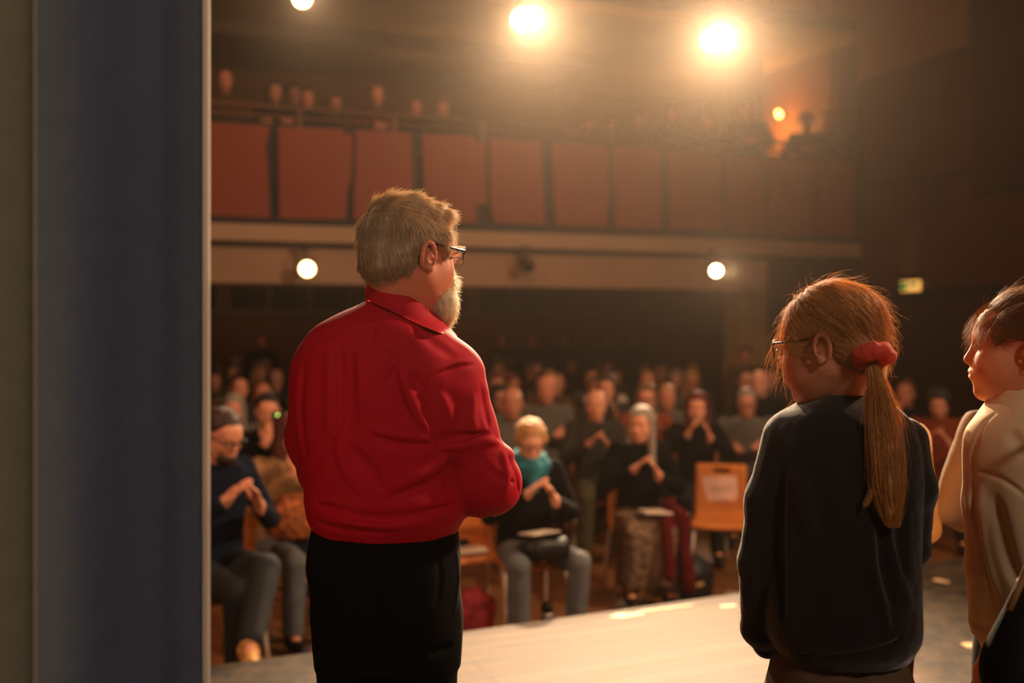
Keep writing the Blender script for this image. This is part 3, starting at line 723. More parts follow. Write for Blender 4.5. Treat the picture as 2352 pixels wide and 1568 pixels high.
# ------------------------------------------------------------------ people of the audience
def hair_field(style, f, h, lo, hi, seed=0):
    v = Vox(lo, hi, h)
    e = f.ell; c = f.cone
    if style == 'short':
        e(v, (0, -0.022, 0.056), (0.083, 0.100, 0.084), 0.02); e(v, (0, -0.060, 0.000), (0.068, 0.055, 0.060), 0.03)
        e(v, (0, 0.112, -0.028), (0.078, 0.062, 0.074), 0.015, 's'); v.noise(0.002, 110, seed)
    elif style == 'curly':
        e(v, (0, -0.018, 0.060), (0.095, 0.108, 0.088), 0.02); e(v, (0, -0.055, 0.005), (0.085, 0.065, 0.060), 0.03)
        for sx in (-1, 1): e(v, (sx*0.075, 0.02, 0.03), (0.026, 0.04, 0.05), 0.02)
        e(v, (0, 0.110, -0.020), (0.078, 0.060, 0.072), 0.015, 's'); v.noise(0.004, 150, seed)
    elif style in ('long', 'bob'):
        e(v, (0, -0.018, 0.055), (0.088, 0.104, 0.087), 0.02); L = -0.26 if style == 'long' else -0.10
        for sx in (-1, 1): c(v, (sx*0.070, -0.01, 0.02), (sx*0.088, 0.0 if style == 'bob' else 0.03, L), 0.030, 0.026, 0.03)
        c(v, (0, -0.06, 0.02), (0, -0.09, L), 0.065, 0.05, 0.03)
        e(v, (0, 0.115, -0.030), (0.060, 0.065, 0.085), 0.012, 's')
        v.noise(0.0025, 90, seed, (1, 1, 4))
    elif style == 'bun':
        e(v, (0, -0.022, 0.052), (0.081, 0.099, 0.082), 0.02); e(v, (0, -0.060, 0.000), (0.066, 0.052, 0.055), 0.03)
        e(v, (0, -0.085, 0.120), (0.038, 0.038, 0.034), 0.01); e(v, (0, 0.110, -0.020), (0.075, 0.060, 0.076), 0.015, 's')
    elif style == 'bald':
        e(v, (0, -0.045, 0.000), (0.081, 0.072, 0.040), 0.02); e(v, (0, 0.11, 0.0), (0.09, 0.09, 0.09), 0.01, 's')
    v.noise(0.0012, 200, seed+3)
    return v.mesh('hair')

def joints(pose, arms, lean=0.0, cross=False, spread=0.0):
    J = {}
    if pose == 'sit':
        J.update(pel=(0, -0.03, 0.55), che=(0, -0.05+lean*0.6, 0.93), nek=(0, -0.03+lean, 1.08), hed=(0, 0.01+lean*1.2, 1.205),
                 hip=[(-0.09, 0, 0.53), (0.09, 0, 0.53)], kne=[(-0.13, 0.42, 0.52), (0.13, 0.42, 0.52)],
                 ank=[(-0.13, 0.40, 0.10), (0.13, 0.40, 0.10)], toe=[(-0.14, 0.56, 0.035), (0.14, 0.56, 0.035)])
        if spread:
            for q, wd in (('kne', 1.0), ('ank', 0.8), ('toe', 0.9)):
                J[q] = [(a[0]+(-1, 1)[i]*spread*wd, a[1], a[2]) for i, a in enumerate(J[q])]
        if cross:
            J['kne'][0] = (-0.05, 0.44, 0.60); J['ank'][0] = (0.16, 0.66, 0.34); J['toe'][0] = (0.22, 0.80, 0.26)
            J['kne'][1] = (0.08, 0.42, 0.50); J['ank'][1] = (0.06, 0.38, 0.10); J['toe'][1] = (0.06, 0.54, 0.035)
    else:
        J.update(pel=(0, 0, 0.98), che=(0, -0.02+lean*0.5, 1.33), nek=(0, -0.01+lean, 1.47), hed=(0, 0.02+lean*1.1, 1.60),
                 hip=[(-0.09, 0, 0.93), (0.09, 0, 0.93)], kne=[(-0.11, 0.02, 0.50), (0.11, 0.02, 0.50)],
                 ank=[(-0.11, 0, 0.09), (0.11, 0, 0.09)], toe=[(-0.13, 0.15, 0.03), (0.13, 0.15, 0.03)])
    cz = J['che'][2]; cy_ = J['che'][1]; b = cz-0.93
    J['sho'] = [(-0.175, cy_+0.0, cz+0.09), (0.175, cy_+0.0, cz+0.09)]
    A = {'clap': ([(-0.27, 0.06, 0.76), (0.27, 0.06, 0.76)], [(-0.085, 0.27, 0.87), (0.095, 0.25, 0.91)], [(0.42, 0.30, 0.80), (-0.50, 0.42, 0.62)], [(1, 0, -0.4), (-1, 0.3, -0.5)]),
         'claphigh': ([(-0.26, 0.10, 0.84), (0.26, 0.10, 0.84)], [(-0.09, 0.25, 0.97), (0.10, 0.23, 0.99)], [(0.30, 0.25, 0.9), (-0.40, 0.30, 0.8)], [(1, 0, -0.2), (-1, 0, -0.2)]),
         'lap': ([(-0.25, 0.02, 0.74), (0.25, 0.02, 0.74)], [(-0.11, 0.22, 0.635), (0.11, 0.22, 0.635)], [(0.5, 0.8, -0.1), (-0.5, 0.8, -0.1)], [(0, -0.1, -1), (0, -0.1, -1)]),
         'fold': ([(-0.24, 0.05, 0.74), (0.24, 0.05, 0.74)], [(0.06, 0.20, 0.80), (-0.06, 0.22, 0.83)], [(1, 0, 0.1), (-1, 0, 0.1)], [(0, -1, 0), (0, -1, 0)]),
         'chin': ([(-0.24, 0.03, 0.75), (0.20, 0.18, 0.78)], [(-0.02, 0.22, 0.70), (0.06, 0.16, 1.00)], [(1, 0.2, 0), (-0.2, -0.1, 1)], [(0, -0.6, -0.8), (-0.5, -0.8, 0)]),
         'phone': ([(-0.25, 0.10, 0.80), (0.24, 0.08, 0.80)], [(-0.10, 0.28, 1.06), (0.08, 0.28, 1.02)], [(0.3, 0.1, 0.95), (-0.3, 0.1, 0.95)], [(0.5, -0.8, 0), (-0.5, -0.8, 0)]),
         'lean': ([(-0.28, 0.14, 0.78), (0.28, 0.14, 0.78)], [(-0.05, 0.34, 0.76), (0.05, 0.36, 0.80)], [(1, 0.1, 0), (-1, 0.1, 0)], [(0, -0.3, -1), (0, -0.3, -1)])}[arms]
    sh = lambda q: (q[0], q[1]+cy_+0.05, q[2]+b)
    J['elb'] = [sh(q) for q in A[0]]; J['wri'] = [sh(q) for q in A[1]]; J['hdr'] = A[2]; J['hnm'] = A[3]
    return J
PTYPES = {}
def make_type(key, pose='sit', arms='clap', lean=0.0, cross=False, h=0.011, hair='short', male=True, yaw=0.0, pitch=-0.05, stout=1.0, neck='round', beard=False, bare=False, seed=1, skirt=False, spread=0.0):
    """meshes of one kind of onlooker, facing local +y"""
    if key in PTYPES: return PTYPES[key]
    J = joints(pose, arms, lean, cross, spread); A = np.array
    f = Fr(rotm(yaw, pitch), J['hed'])
    top = 1.40 if pose == 'sit' else 1.80; fy = 0.95 if pose == 'sit' else 0.6
    lo, hi = (-0.45, -0.35, -0.02), (0.45, fy, top)
    M = {}
    v = Vox(lo, hi, h); head(v, f, male=male)
    nk = A(J['nek']); hd = A(J['hed'])
    v.cone(nk+A([0, -0.005, -0.03]), hd+A([0, -0.025, -0.045]), 0.058 if male else 0.050, 0.052 if male else 0.045, 0.03)
    v.ell(A(J['che'])+A([0, 0.015, -0.01]), (0.125, 0.066, 0.13), None, 0.03); v.cone(A(J['pel'])+A([0, 0.01, 0]), A(J['che'])+A([0, 0.015, -0.02]), 0.082, 0.082, 0.03)
    for s_ in (0, 1):
        sg = (-1, 1)[s_]
        v.cone(J['sho'][s_], J['elb'][s_], 0.044, 0.034, 0.03); v.cone(J['elb'][s_], J['wri'][s_], 0.035, 0.024, 0.01)
        hand(v, J['wri'][s_], J['hdr'][s_], J['hnm'][s_], sg if arms not in ('clap', 'claphigh') else sg, 0.25 if 'clap' in arms else 0.7)
        v.cone(J['hip'][s_], J['kne'][s_], 0.075, 0.052, 0.03); v.cone(J['kne'][s_], J['ank'][s_], 0.050, 0.036, 0.02)
        v.cone(J['ank'][s_], A(J['toe'][s_])*A([1, 0.95, 1])+A([0, 0, 0.01]), 0.034, 0.025, 0.02)
    M['body'] = v.mesh('body')
    # top garment
    t = Vox(lo, hi, h); c = A(J['che']); p = A(J['pel']); w = stout*(1.0 if male else 0.93)
    zs = [p[2]-(0.05 if pose == 'sit' else 0.13), p[2]+0.04, p[2]+0.14, c[2]-0.10, c[2], c[2]+0.07, c[2]+0.115, c[2]+0.15, nk[2]+0.005]
    yy = np.interp(zs, [p[2], c[2], nk[2]], [p[1]+0.01, c[1]+0.01, nk[1]])
    t.loft(zs, 0*yy, yy, A([0.175, 0.180, 0.170, 0.172, 0.185, 0.180, 0.150, 0.095, 0.062])*w, A([0.125, 0.130, 0.130, 0.125, 0.120, 0.105, 0.09, 0.075, 0.062])*w, 0.03, p=2.3)
    for s_ in (0, 1):
        a, b, e_ = A(J['sho'][s_])*A([w, 1, 1]), A(J['elb'][s_]), A(J['wri'][s_])
        t.cone(a, b, 0.064, 0.052, 0.03); e2 = b+(e_-b)*(0.45 if bare else 0.93); t.cone(b, e2, 0.054, 0.040, 0.012)
    t.noise(0.003, 28, seed, (1, 1, 0.8)); t.noise(0.0015, 70, seed+1)
    t.cut((f.p((0, 0.03, -0.125))[0], nk[1], nk[2]+0.0), (0, 0.25, 1))
    M['top'] = t.mesh('top')
    # trousers or skirt
    t = Vox(lo, hi, h); t.ell(p+A([0, 0.0, -0.02]), (0.165*w, 0.125*w, 0.10), None, 0.03)
    for s_ in (0, 1):
        a, b, e_ = [A(J[q][s_]) for q in ('hip', 'kne', 'ank')]
        t.cone(a, b, 0.092, 0.072, 0.04); t.cone(b, b+(e_-b)*0.93, 0.072, 0.062, 0.01)
    if skirt: t.loft([0.16, 0.3, 0.5, 0.60], 0, [0.36, 0.33, 0.24, 0.20], [0.22, 0.22, 0.22, 0.20], [0.13, 0.15, 0.24, 0.20], 0.05)
    t.noise(0.003, 30, seed+5); M['skirt' if skirt else 'trousers'] = t.mesh('trousers')
    for s_ in (0, 1):
        t = Vox(A(J['ank'][s_])-0.16, A(J['toe'][s_])+0.16, h*0.8)
        a, e_ = A(J['ank'][s_]), A(J['toe'][s_]); t.cone(a+A([0, -0.02, -0.035]), e_+A([0, 0, 0.012]), 0.044, 0.036, 0.02); t.cone(a, a+A([0, 0, -0.04]), 0.046, 0.042, 0.02)
        t.cut((0, 0, -0.002 if not (cross and s_ == 0) else -1), (0, 0, -1))
        M['shoe' if s_ == 0 else 'shoe.b'] = t.mesh('shoe')
    if hair: M['hair'] = hair_field(hair, f, h*0.85, hd-A([0.16, 0.22, 0.36]), hd+A([0.16, 0.16, 0.2]), seed)
    if beard:
        t = Vox(hd-0.16, hd+0.16, h*0.7); f.ell(t, (0, 0.065, -0.085), (0.056, 0.042, 0.042), 0.01)
        f.ell(t, (0, 0.075, -0.03), (0.06, 0.05, 0.032), 0.01, 's'); t.noise(0.0015, 200, 3); M['beard'] = t.mesh('beard')
    PTYPES[key] = (M, J, f)
    return PTYPES[key]
def glasses(f, parent, m, rim=0.0022, round_=True):
    g = MB()
    for sx in (-1, 1):
        g.tube([f.p((sx*0.033+0.024*math.cos(a), 0.106, 0.0+0.019*math.sin(a))) for a in [2*math.pi*i/16 for i in range(17)]], rim*f.s, 6, False)
        g.tube([f.p((sx*0.057, 0.106, 0.008)), f.p((sx*0.074, 0.095, 0.010)), f.p((sx*0.082, 0.0, 0.014)), f.p((sx*0.083, -0.02, -0.004))], rim*f.s*0.9, 6)
    g.tube([f.p((-0.010, 0.108, 0.004)), f.p((0, 0.110, 0.007)), f.p((0.010, 0.108, 0.004))], rim*f.s, 6)
    return g.build('glasses', m, parent, True)
skins = [mat('skin_%d' % i, c, 0.5, spec=0.35) for i, c in enumerate(((0.86, 0.58, 0.44), (0.80, 0.52, 0.40), (0.90, 0.64, 0.52), (0.72, 0.46, 0.34)))]
HAIRC = {'brown': (0.22, 0.13, 0.08), 'dark': (0.09, 0.06, 0.05), 'blond': (0.70, 0.50, 0.28), 'grey': (0.55, 0.50, 0.44), 'red': (0.36, 0.07, 0.06), 'auburn': (0.34, 0.14, 0.09), 'light brown': (0.42, 0.29, 0.17), 'white': (0.80, 0.74, 0.65)}
TOPC = {'black': (0.05, 0.045, 0.05), 'navy': (0.09, 0.12, 0.18), 'grey': (0.36, 0.34, 0.31), 'dark grey': (0.20, 0.19, 0.17), 'brown': (0.30, 0.20, 0.13), 'maroon': (0.32, 0.07, 0.08), 'olive': (0.28, 0.27, 0.17),
        'white': (0.72, 0.68, 0.60), 'teal': (0.08, 0.27, 0.29), 'rust': (0.50, 0.22, 0.12), 'beige': (0.62, 0.52, 0.38)}
def hmat(c): return mat('hair_'+c.replace(' ', '_'), HAIRC[c], 0.55, bump=0.3, bscale=120, var=0.2, vscale=60)
def tmat(c): return mat('cloth_'+c.replace(' ', '_'), TOPC[c], 0.95, bump=0.15, bscale=150, spec=0.1)
jeans = mat('grey_blue_denim', (0.36, 0.37, 0.37), 0.85, bump=0.2, bscale=300, var=0.15, vscale=10)
dark_tr = mat('dark_trousers', (0.07, 0.07, 0.085), 0.85); shoe_m = mat('dark_shoe', (0.07, 0.06, 0.06), 0.5)
def place_person(tp, loc, rz, label, group=None, top='black', hair='brown', skin=0, trousers=None, shoe=None, sc=1.0, gl=None, name='person'):
    M, J, f = PTYPES[tp]
    e = empty(name, loc, rz, label, 'person', group); e.scale = (sc, sc, sc)
    for k, me in M.items():
        m = {'body': skins[skin], 'top': top if not isinstance(top, str) else tmat(top), 'trousers': trousers or dark_tr, 'skirt': trousers or dark_tr, 'shoe': shoe or shoe_m, 'shoe.b': shoe or shoe_m,
             'hair': hmat(hair), 'beard': hmat(hair)}[k]
        if len(me.vertices) == 0: continue
        link('shoe' if k == 'shoe.b' else k, me, m, e)
    if gl: glasses(f, e, gl, 0.003)
    return e
def at_floor(px, d, zf=FL):
    q = wpt(px, d=d); return (q[0], q[1], zf)
def face_cam(loc, turn=0.0):
    """rotation that makes local +y look from loc towards the stage centre"""
    return math.atan2(-(1.6-loc[0]), 1.8-loc[1])+turn

gm = mat('glasses_frame', (0.08, 0.06, 0.06), 0.3)
HERO = []
def hero(tp, px, d, label, turn=0.0, chair=None, **kw):
    l = at_floor(px, d); rz = face_cam(l, turn); HERO.append((l[0], l[1]))
    e = place_person(tp, l, rz, label, 'people of the audience', **kw)
    if chair: place_chair(l[0], l[1], rz, chair)
    return e, l, rz
# seven onlookers that stand out in the photo
HH = 0.0065
make_type('manA', arms='clap', lean=0.10, cross=True, h=HH, hair='short', pitch=-0.35, beard=True, yaw=-0.15, seed=2)
sneak = mat('patterned_sneaker', (0.75, 0.55, 0.28), 0.7, var=0.8, vscale=40)
eA, lA, rA = hero('manA', 482, 5.35, 'man with glasses and short beard clapping, seated beside the curtain with crossed legs', 0.10,
    'wooden chair under the clapping bearded man beside the curtain', top='navy', hair='brown', shoe=sneak, gl=gm, trousers=mat('black_jeans', (0.10, 0.11, 0.12), 0.8, bump=0.1, bscale=200), sc=1.07)
make_type('womB', arms='phone', lean=0.06, h=HH, hair='bob', male=False, pitch=-0.1, yaw=-0.3, seed=4)
eB, lB, rB = hero('womB', 655, 6.1, 'red-haired woman in a beige cardigan with a raised hand, left of the red shirt', 0.1,
    'wooden chair under the woman in the beige cardigan', top=mat('beige_cardigan', (0.62, 0.47, 0.30), 0.9, bump=0.3, bscale=60), hair='auburn', gl=gm, trousers=jeans)
make_type('womD', arms='clap', lean=0.06, spread=0.06, h=HH, hair='curly', male=False, pitch=-0.28, yaw=0.15, stout=1.12, seed=6)
eD, lD, rD = hero('womD', 1208, 6.08, 'short-haired blond woman in black with a teal scarf, clapping in the front row', 0.10,
    'wooden chair under the woman with the teal scarf', top='black', hair='blond', skin=2, gl=gm, trousers=jeans, sc=0.97)
make_type('manE', arms='clap', lean=0.02, h=0.008, hair='bald', pitch=-0.05, yaw=0.1, seed=7)
eE, lE, rE = hero('manE', 1368, 8.2, 'bald man in a grey jacket clapping, right of the woman with the teal scarf', 0.0,
    'chair under the bald clapping man', top='dark grey', hair='grey', trousers=mat('olive_trousers', (0.27, 0.25, 0.16), 0.85), sc=1.01)
make_type('womF', arms='clap', lean=0.05, h=0.008, hair='long', male=False, pitch=-0.05, yaw=0.5, seed=8, skirt=True)
eF, lF, rF = hero('womF', 1468, 7.0, 'woman with long pale blond hair in a black top and flowered skirt, clapping', 0.05,
    'wooden chair under the woman with long pale hair', top='black', hair='grey', trousers=mat('flowered_skirt', (0.42, 0.33, 0.24), 0.9, var=0.75, vscale=25), shoe=shoe_m, sc=0.98)
make_type('womG', arms='claphigh', lean=0.0, h=0.008, hair='long', male=False, pitch=-0.05, yaw=0.05, seed=9)
eG, lG, rG = hero('womG', 1600, 8.2, 'woman with long dark red hair and hands before her mouth, left of the grey-sweater man', 0.0,
    'chair under the woman with long dark red hair', top='black', hair='red', sc=0.99)
make_type('manH', arms='fold', lean=0.03, h=0.008, hair='short', pitch=-0.12, yaw=0.05, stout=1.15, seed=10)
eH, lH, rH = hero('manH', 1714, 8.85, 'man with glasses in a grey sweater, arms folded, behind the dark-sweater girl', 0.0,
    'chair under the man in the grey sweater', top='grey', hair='grey', skin=1, gl=gm, sc=0.98)
PTYPES['womI'] = PTYPES['womG']
hero('womG', 1484, 8.75, 'woman with light hair and glasses, clapping behind the long-haired blond woman', 0.0, 'chair under the woman with light hair and glasses', top='rust', hair='light brown', gl=gm, sc=1.02)
make_type('womC', arms='phone', lean=0.02, h=0.009, hair='short', male=False, pitch=-0.1, yaw=0.2, seed=11)
eC, lC, rC = hero('womC', 612, 7.3, 'person behind the red-haired woman holding up a small lit phone', 0.0, 'chair under the person holding up a phone', top='black', hair='dark', sc=1.03)
hero('womD', 2158, 8.6, 'dark-haired woman in a rust top clapping, right of the ponytail girl', 0.0, 'chair under the woman in the rust top', top='rust', hair='dark', sc=1.0)

# things that belong to them
def local(l, rz, q, sc=1.0):
    c, s_ = math.cos(rz), math.sin(rz); return (l[0]+sc*(c*q[0]-s_*q[1]), l[1]+sc*(s_*q[0]+c*q[1]), l[2]+sc*q[2])
v = Vox((-0.22, -0.2, 0.9), (0.22, 0.25, 1.25), 0.006)          # scarf of the front-row woman
for k_, (r0, z_, t_) in enumerate(((0.085, 1.10, 0.036), (0.10, 1.065, 0.040), (0.09, 1.03, 0.036))):
    P = [(r0*math.cos(a)*1.0, 0.045+0.9*r0*math.sin(a)*1.0, z_-0.02*math.sin(a)+0.006*math.sin(3*a+k_)) for a in [2*math.pi*i/20 for i in range(21)]]
    for a, b in zip(P[:-1], P[1:]): v.cone(a, b, t_, t_, 0.012)
v.cone((0.0, 0.16, 1.05), (0.02, 0.19, 0.93), 0.05, 0.035, 0.03); v.ell((0, 0.03, 1.17), (0.062, 0.075, 0.07), None, 0.01, 's'); v.noise(0.004, 60, 2)
link('scarf', v.mesh('scarf'), mat('teal_scarf', (0.12, 0.42, 0.46), 0.9, bump=0.4, bscale=90, var=0.25, vscale=25), eD)
def flat_item(name, loc, rz, sx, sy, sz, m, label, cat, tilt=(0, 0), bev=0.002):
    o = MB().box(-sx/2, sx/2, -sy/2, sy/2, 0, sz).build(name, m, loc=loc, bevel=bev); o.rotation_euler = (tilt[0], tilt[1], rz)
    return tag(o, label, cat)
paper = mat('paper_white', (0.86, 0.78, 0.68), 0.7)
flat_item('booklet', local(lD, rD, (0.02, 0.30, 0.665)), rD+0.3, 0.20, 0.15, 0.008, paper, 'open booklet on the lap of the woman with the teal scarf', 'booklet', (0.12, 0.0))
v = Vox((-0.2, -0.2, -0.1), (0.2, 0.2, 0.12), 0.008); v.loft([-0.06, -0.02, 0.03, 0.05], 0, 0, [0.13, 0.15, 0.14, 0.11], [0.09, 0.10, 0.09, 0.07], 0.02, p=3); v.noise(0.003, 30, 4)
bg = link('handbag', v.mesh('handbag'), mat('black_leather', (0.05, 0.045, 0.045), 0.45), loc=local(lD, rD, (0.0, 0.34, 0.60)))
tag(bg, 'black handbag between the knees of the woman with the teal scarf', 'handbag')
flat_item('booklet', local(lF, rF, (-0.10, 0.34, 0.62)), rF+0.1, 0.30, 0.20, 0.010, paper, 'white booklet lying on the lap of the long-haired blond woman', 'booklet', (0.05, -0.05))
# dark red coat hanging over the long-haired woman's knees
v = Vox((-0.4, -0.3, -0.02), (0.4, 0.7, 0.75), 0.010); lx = Fr(np.eye(3), (0, 0, 0))
for a, b, r_ in (((-0.16, 0.18, 0.64), (-0.20, 0.42, 0.60), 0.05), ((-0.20, 0.42, 0.60), (-0.24, 0.50, 0.16), 0.05), ((-0.10, 0.44, 0.58), (-0.10, 0.54, 0.25), 0.04)): v.cone(a, b, r_, r_*0.9, 0.05)
v.noise(0.006, 35, 6)
o = link('coat', v.mesh('coat'), tmat('maroon'), loc=lF); o.rotation_euler = (0, 0, rF); tag(o, 'dark red coat draped over the knees of the long-haired blond woman', 'coat')
# flask beside the front-row woman
q = wpt(1256, 1405, d=5.75)
fl = empty('vacuum_flask', (q[0], q[1], FL), 0, 'blue flask with a black cap on the hall floor by the front-row woman', 'flask')
MB().tube([(0, 0, 0.001), (0, 0, 0.19), (0, 0, 0.20)], [0.036, 0.036, 0.030], 24).build('body', mat('blue_steel', (0.18, 0.42, 0.58), 0.35, 0.4), fl, True)
MB().tube([(0, 0, 0.19), (0, 0, 0.26), (0, 0, 0.272), (0, 0, 0.275)], [0.034, 0.034, 0.028, 0.001], 24).build('lid', mat('black_plastic', (0.05, 0.05, 0.055), 0.4), fl, True)
MB().tube([(0, 0, 0.20), (0, 0, 0.215)], [0.037, 0.037], 24).build('steel_ring', chrome, fl, True)
# empty chair with a sheet of paper taped to its backrest
lp = at_floor(1655, 7.25); rp = face_cam(lp, -0.10)
pc = place_chair(lp[0], lp[1], rp, 'empty wooden chair with a white paper sheet on its backrest, beside the dark-sweater girl')
sh = empty('paper_sheet', local(lp, rp, (0.005, -0.187, 0.655)), rp, 'white sheet with handwriting taped to the backrest of the empty wooden chair', 'paper sheet'); sh.rotation_euler = (math.radians(5), math.radians(4), rp)
MB().box(-0.125, 0.125, -0.001, 0.001, -0.09, 0.09).build('sheet', mat('paper_pinkish', (0.88, 0.72, 0.62), 0.8), sh)
wr = MB(); rr_ = random.Random(5)
x = -0.085; pts = []
while x < 0.085:
    pts.append((x, 0.002, 0.0+0.022*math.sin(x*230)*(0.4+0.6*rr_.random()))); x += 0.0035
wr.tube(pts, 0.0012, 4)
o = wr.build('handwriting', mat('pencil_ink', (0.35, 0.28, 0.25), 0.7), sh, True)
# chair left of the front-row woman, with a booklet and a pair of dark things on it, pink bag below
lq = at_floor(1068, 6.25); rq = face_cam(lq, 0.0)
place_chair(lq[0], lq[1], rq, 'wooden chair holding a booklet, between the red-shirted man and the front-row woman')
flat_item('booklet', local(lq, rq, (0.0, 0.06, 0.470)), rq+0.1, 0.24, 0.17, 0.012, paper, 'white booklet on the seat of the chair behind the red-shirted man', 'booklet')
v = Vox((-0.12, -0.1, -0.05), (0.12, 0.1, 0.08), 0.006); v.ell((0, 0, 0), (0.06, 0.035, 0.03), None, 0.02); v.ell((0.05, 0.01, 0.01), (0.03, 0.03, 0.025), None, 0.02); v.noise(0.002, 60, 1)
o = link('glove', v.mesh('glove'), black_m, loc=local(lq, rq, (0.03, -0.08, 0.485))); tag(o, 'small dark crumpled item behind the booklet on the chair', 'glove')
v = Vox((-0.25, -0.2, -0.02), (0.25, 0.2, 0.4), 0.008); v.loft([0.0, 0.03, 0.12, 0.2, 0.25], 0, 0, [0.13, 0.17, 0.17, 0.14, 0.08], [0.09, 0.12, 0.12, 0.09, 0.04], 0.03, p=2.5); v.noise(0.010, 38, 3); v.cut((0, 0, 0.001), (0, 0, -1))
pk = empty('fabric_bag', local(lq, rq, (0.0, 0.10, 0)), rq, 'crumpled pink fabric bag under the chair with the booklet', 'bag')
link('body', v.mesh('body'), mat('pink_patterned_fabric', (0.72, 0.24, 0.26), 0.85, var=0.5, vscale=22), pk)
MB().tube([(-0.08, 0, 0.22), (-0.05, 0, 0.33), (0.05, 0, 0.33), (0.08, 0, 0.22)], 0.010, 8).build('handle', mat('pink_strap', (0.6, 0.2, 0.22), 0.8), pk, True)
# black backpack under the long-haired woman's chair
q = at_floor(1520, 7.0); v = Vox((-0.25, -0.2, -0.02), (0.25, 0.2, 0.4), 0.010); v.loft([0.0, 0.04, 0.18, 0.24, 0.28], 0, 0, [0.15, 0.18, 0.16, 0.12, 0.05], [0.10, 0.13, 0.12, 0.09, 0.04], 0.03, p=2.6); v.noise(0.006, 30, 9); v.cut((0, 0, 0.001), (0, 0, -1))
bp_ = empty('backpack', (q[0]+0.15, q[1]-0.15, FL), 0.3, 'black backpack on the floor at the feet of the long-haired blond woman', 'backpack')
link('body', v.mesh('body'), mat('black_nylon', (0.05, 0.05, 0.055), 0.6), bp_)
MB().box(-0.09, -0.02, -0.135, -0.125, 0.10, 0.125).build('label_patch', mat('pale_patch', (0.7, 0.55, 0.35), 0.6), bp_, bevel=0.002)
MB().tube([(-0.04, 0, 0.26), (-0.03, 0, 0.31), (0.03, 0, 0.31), (0.04, 0, 0.26)], 0.008, 8).build('strap', black_m, bp_, True)
# lit phone held up
q = local(lC, rC, (0.0, 0.27, 1.15), 1.03)
ph_ = empty('mobile_phone', q, rC+math.pi, 'small phone held up with a greenish light, behind the red-haired woman', 'phone')
MB().box(-0.038, 0.038, -0.004, 0.004, -0.075, 0.075).build('case', black_m, ph_, bevel=0.003)
MB().tube([(0.01, -0.0045, 0.05), (0.01, -0.006, 0.05)], 0.010, 12).build('flash_light', mat('phone_light', (0.75, 0.9, 0.45), 0.5, emit=(0.7, 0.9, 0.4), estr=6), ph_)
# leopard-pattern bag on the cardigan woman's lap
v = Vox((-0.3, -0.2, -0.2), (0.3, 0.25, 0.25), 0.008); v.loft([-0.12, -0.05, 0.05, 0.13], 0, 0, [0.15, 0.18, 0.17, 0.12], [0.07, 0.10, 0.09, 0.05], 0.03, p=2.5); v.noise(0.006, 30, 5)
leo = mat('leopard_print', (0.60, 0.32, 0.14), 0.85, var=0.85, vscale=38)
o = link('patterned_shawl', v.mesh('patterned_shawl'), leo, loc=local(lB, rB, (0.0, 0.20, 0.74))); o.rotation_euler = (0, 0, rB); tag(o, 'spotted brown shawl bundled on the lap of the red-haired woman', 'shawl')

# rows of onlookers
KINDS_P = [('s1', dict(arms='clap', hair='short')), ('s2', dict(arms='claphigh', hair='long', male=False, yaw=0.15)), ('s3', dict(arms='lap', hair='short', yaw=-0.2, stout=1.12)),
           ('s4', dict(arms='clap', hair='bob', male=False, yaw=-0.1)), ('s5', dict(arms='fold', hair='bald', yaw=0.2)), ('s6', dict(arms='chin', hair='bun', male=False, pitch=0.05)),
           ('s7', dict(arms='clap', hair='curly', male=False, yaw=0.25, stout=1.08)), ('s8', dict(arms='lap', hair='long', male=False, yaw=-0.3, pitch=-0.2))]
for k_, kw in KINDS_P: make_type(k_, h=0.0115, seed=hash(k_) % 7 if False else ord(k_[1]), **kw)
R = random.Random(11)
ORD = ['first', 'second', 'third', 'fourth', 'fifth', 'sixth', 'seventh', 'eighth', 'ninth', 'tenth', 'eleventh', 'twelfth']
hairs = {'s1': 'short', 's2': 'long', 's3': 'short', 's4': 'chin-length', 's5': 'receding', 's6': 'pinned-up', 's7': 'curly', 's8': 'long'}
seen_labels = {}
def crowd(x, y, z, rz, kind, sc, where):
    top = R.choice(['black', 'black', 'navy', 'dark grey', 'brown', 'maroon', 'olive', 'grey', 'rust', 'white', 'teal', 'beige'] if y < 10 else ['black', 'black', 'navy', 'dark grey', 'brown', 'maroon', 'olive', 'grey', 'black'])
    hair = R.choice(['brown', 'dark', 'light brown', 'auburn', 'grey', 'blond', 'dark', 'brown'])
    if kind == 's5': hair = 'grey'
    act = {'s1': 'clapping', 's2': 'clapping', 's4': 'clapping', 's7': 'clapping', 's3': 'sitting', 's5': 'arms folded', 's6': 'chin on hand', 's8': 'sitting'}[kind]
    lab = 'person in %s with %s %s hair, %s, %s' % (top, hairs[kind], hair, act, where)
    lab = ' '.join(lab.split()[:16])
    grp = 'people of the audience'
    return place_person(kind, (x, y, z), rz, lab, grp, top=top, hair=hair, skin=R.randrange(4), sc=sc, gl=gm if R.random() < 0.2 else None, trousers=R.choice([dark_tr, jeans, dark_tr]))
def visible(px): return 470 < px < 735 or 1075 < px < 1800 or 2030 < px < 2300
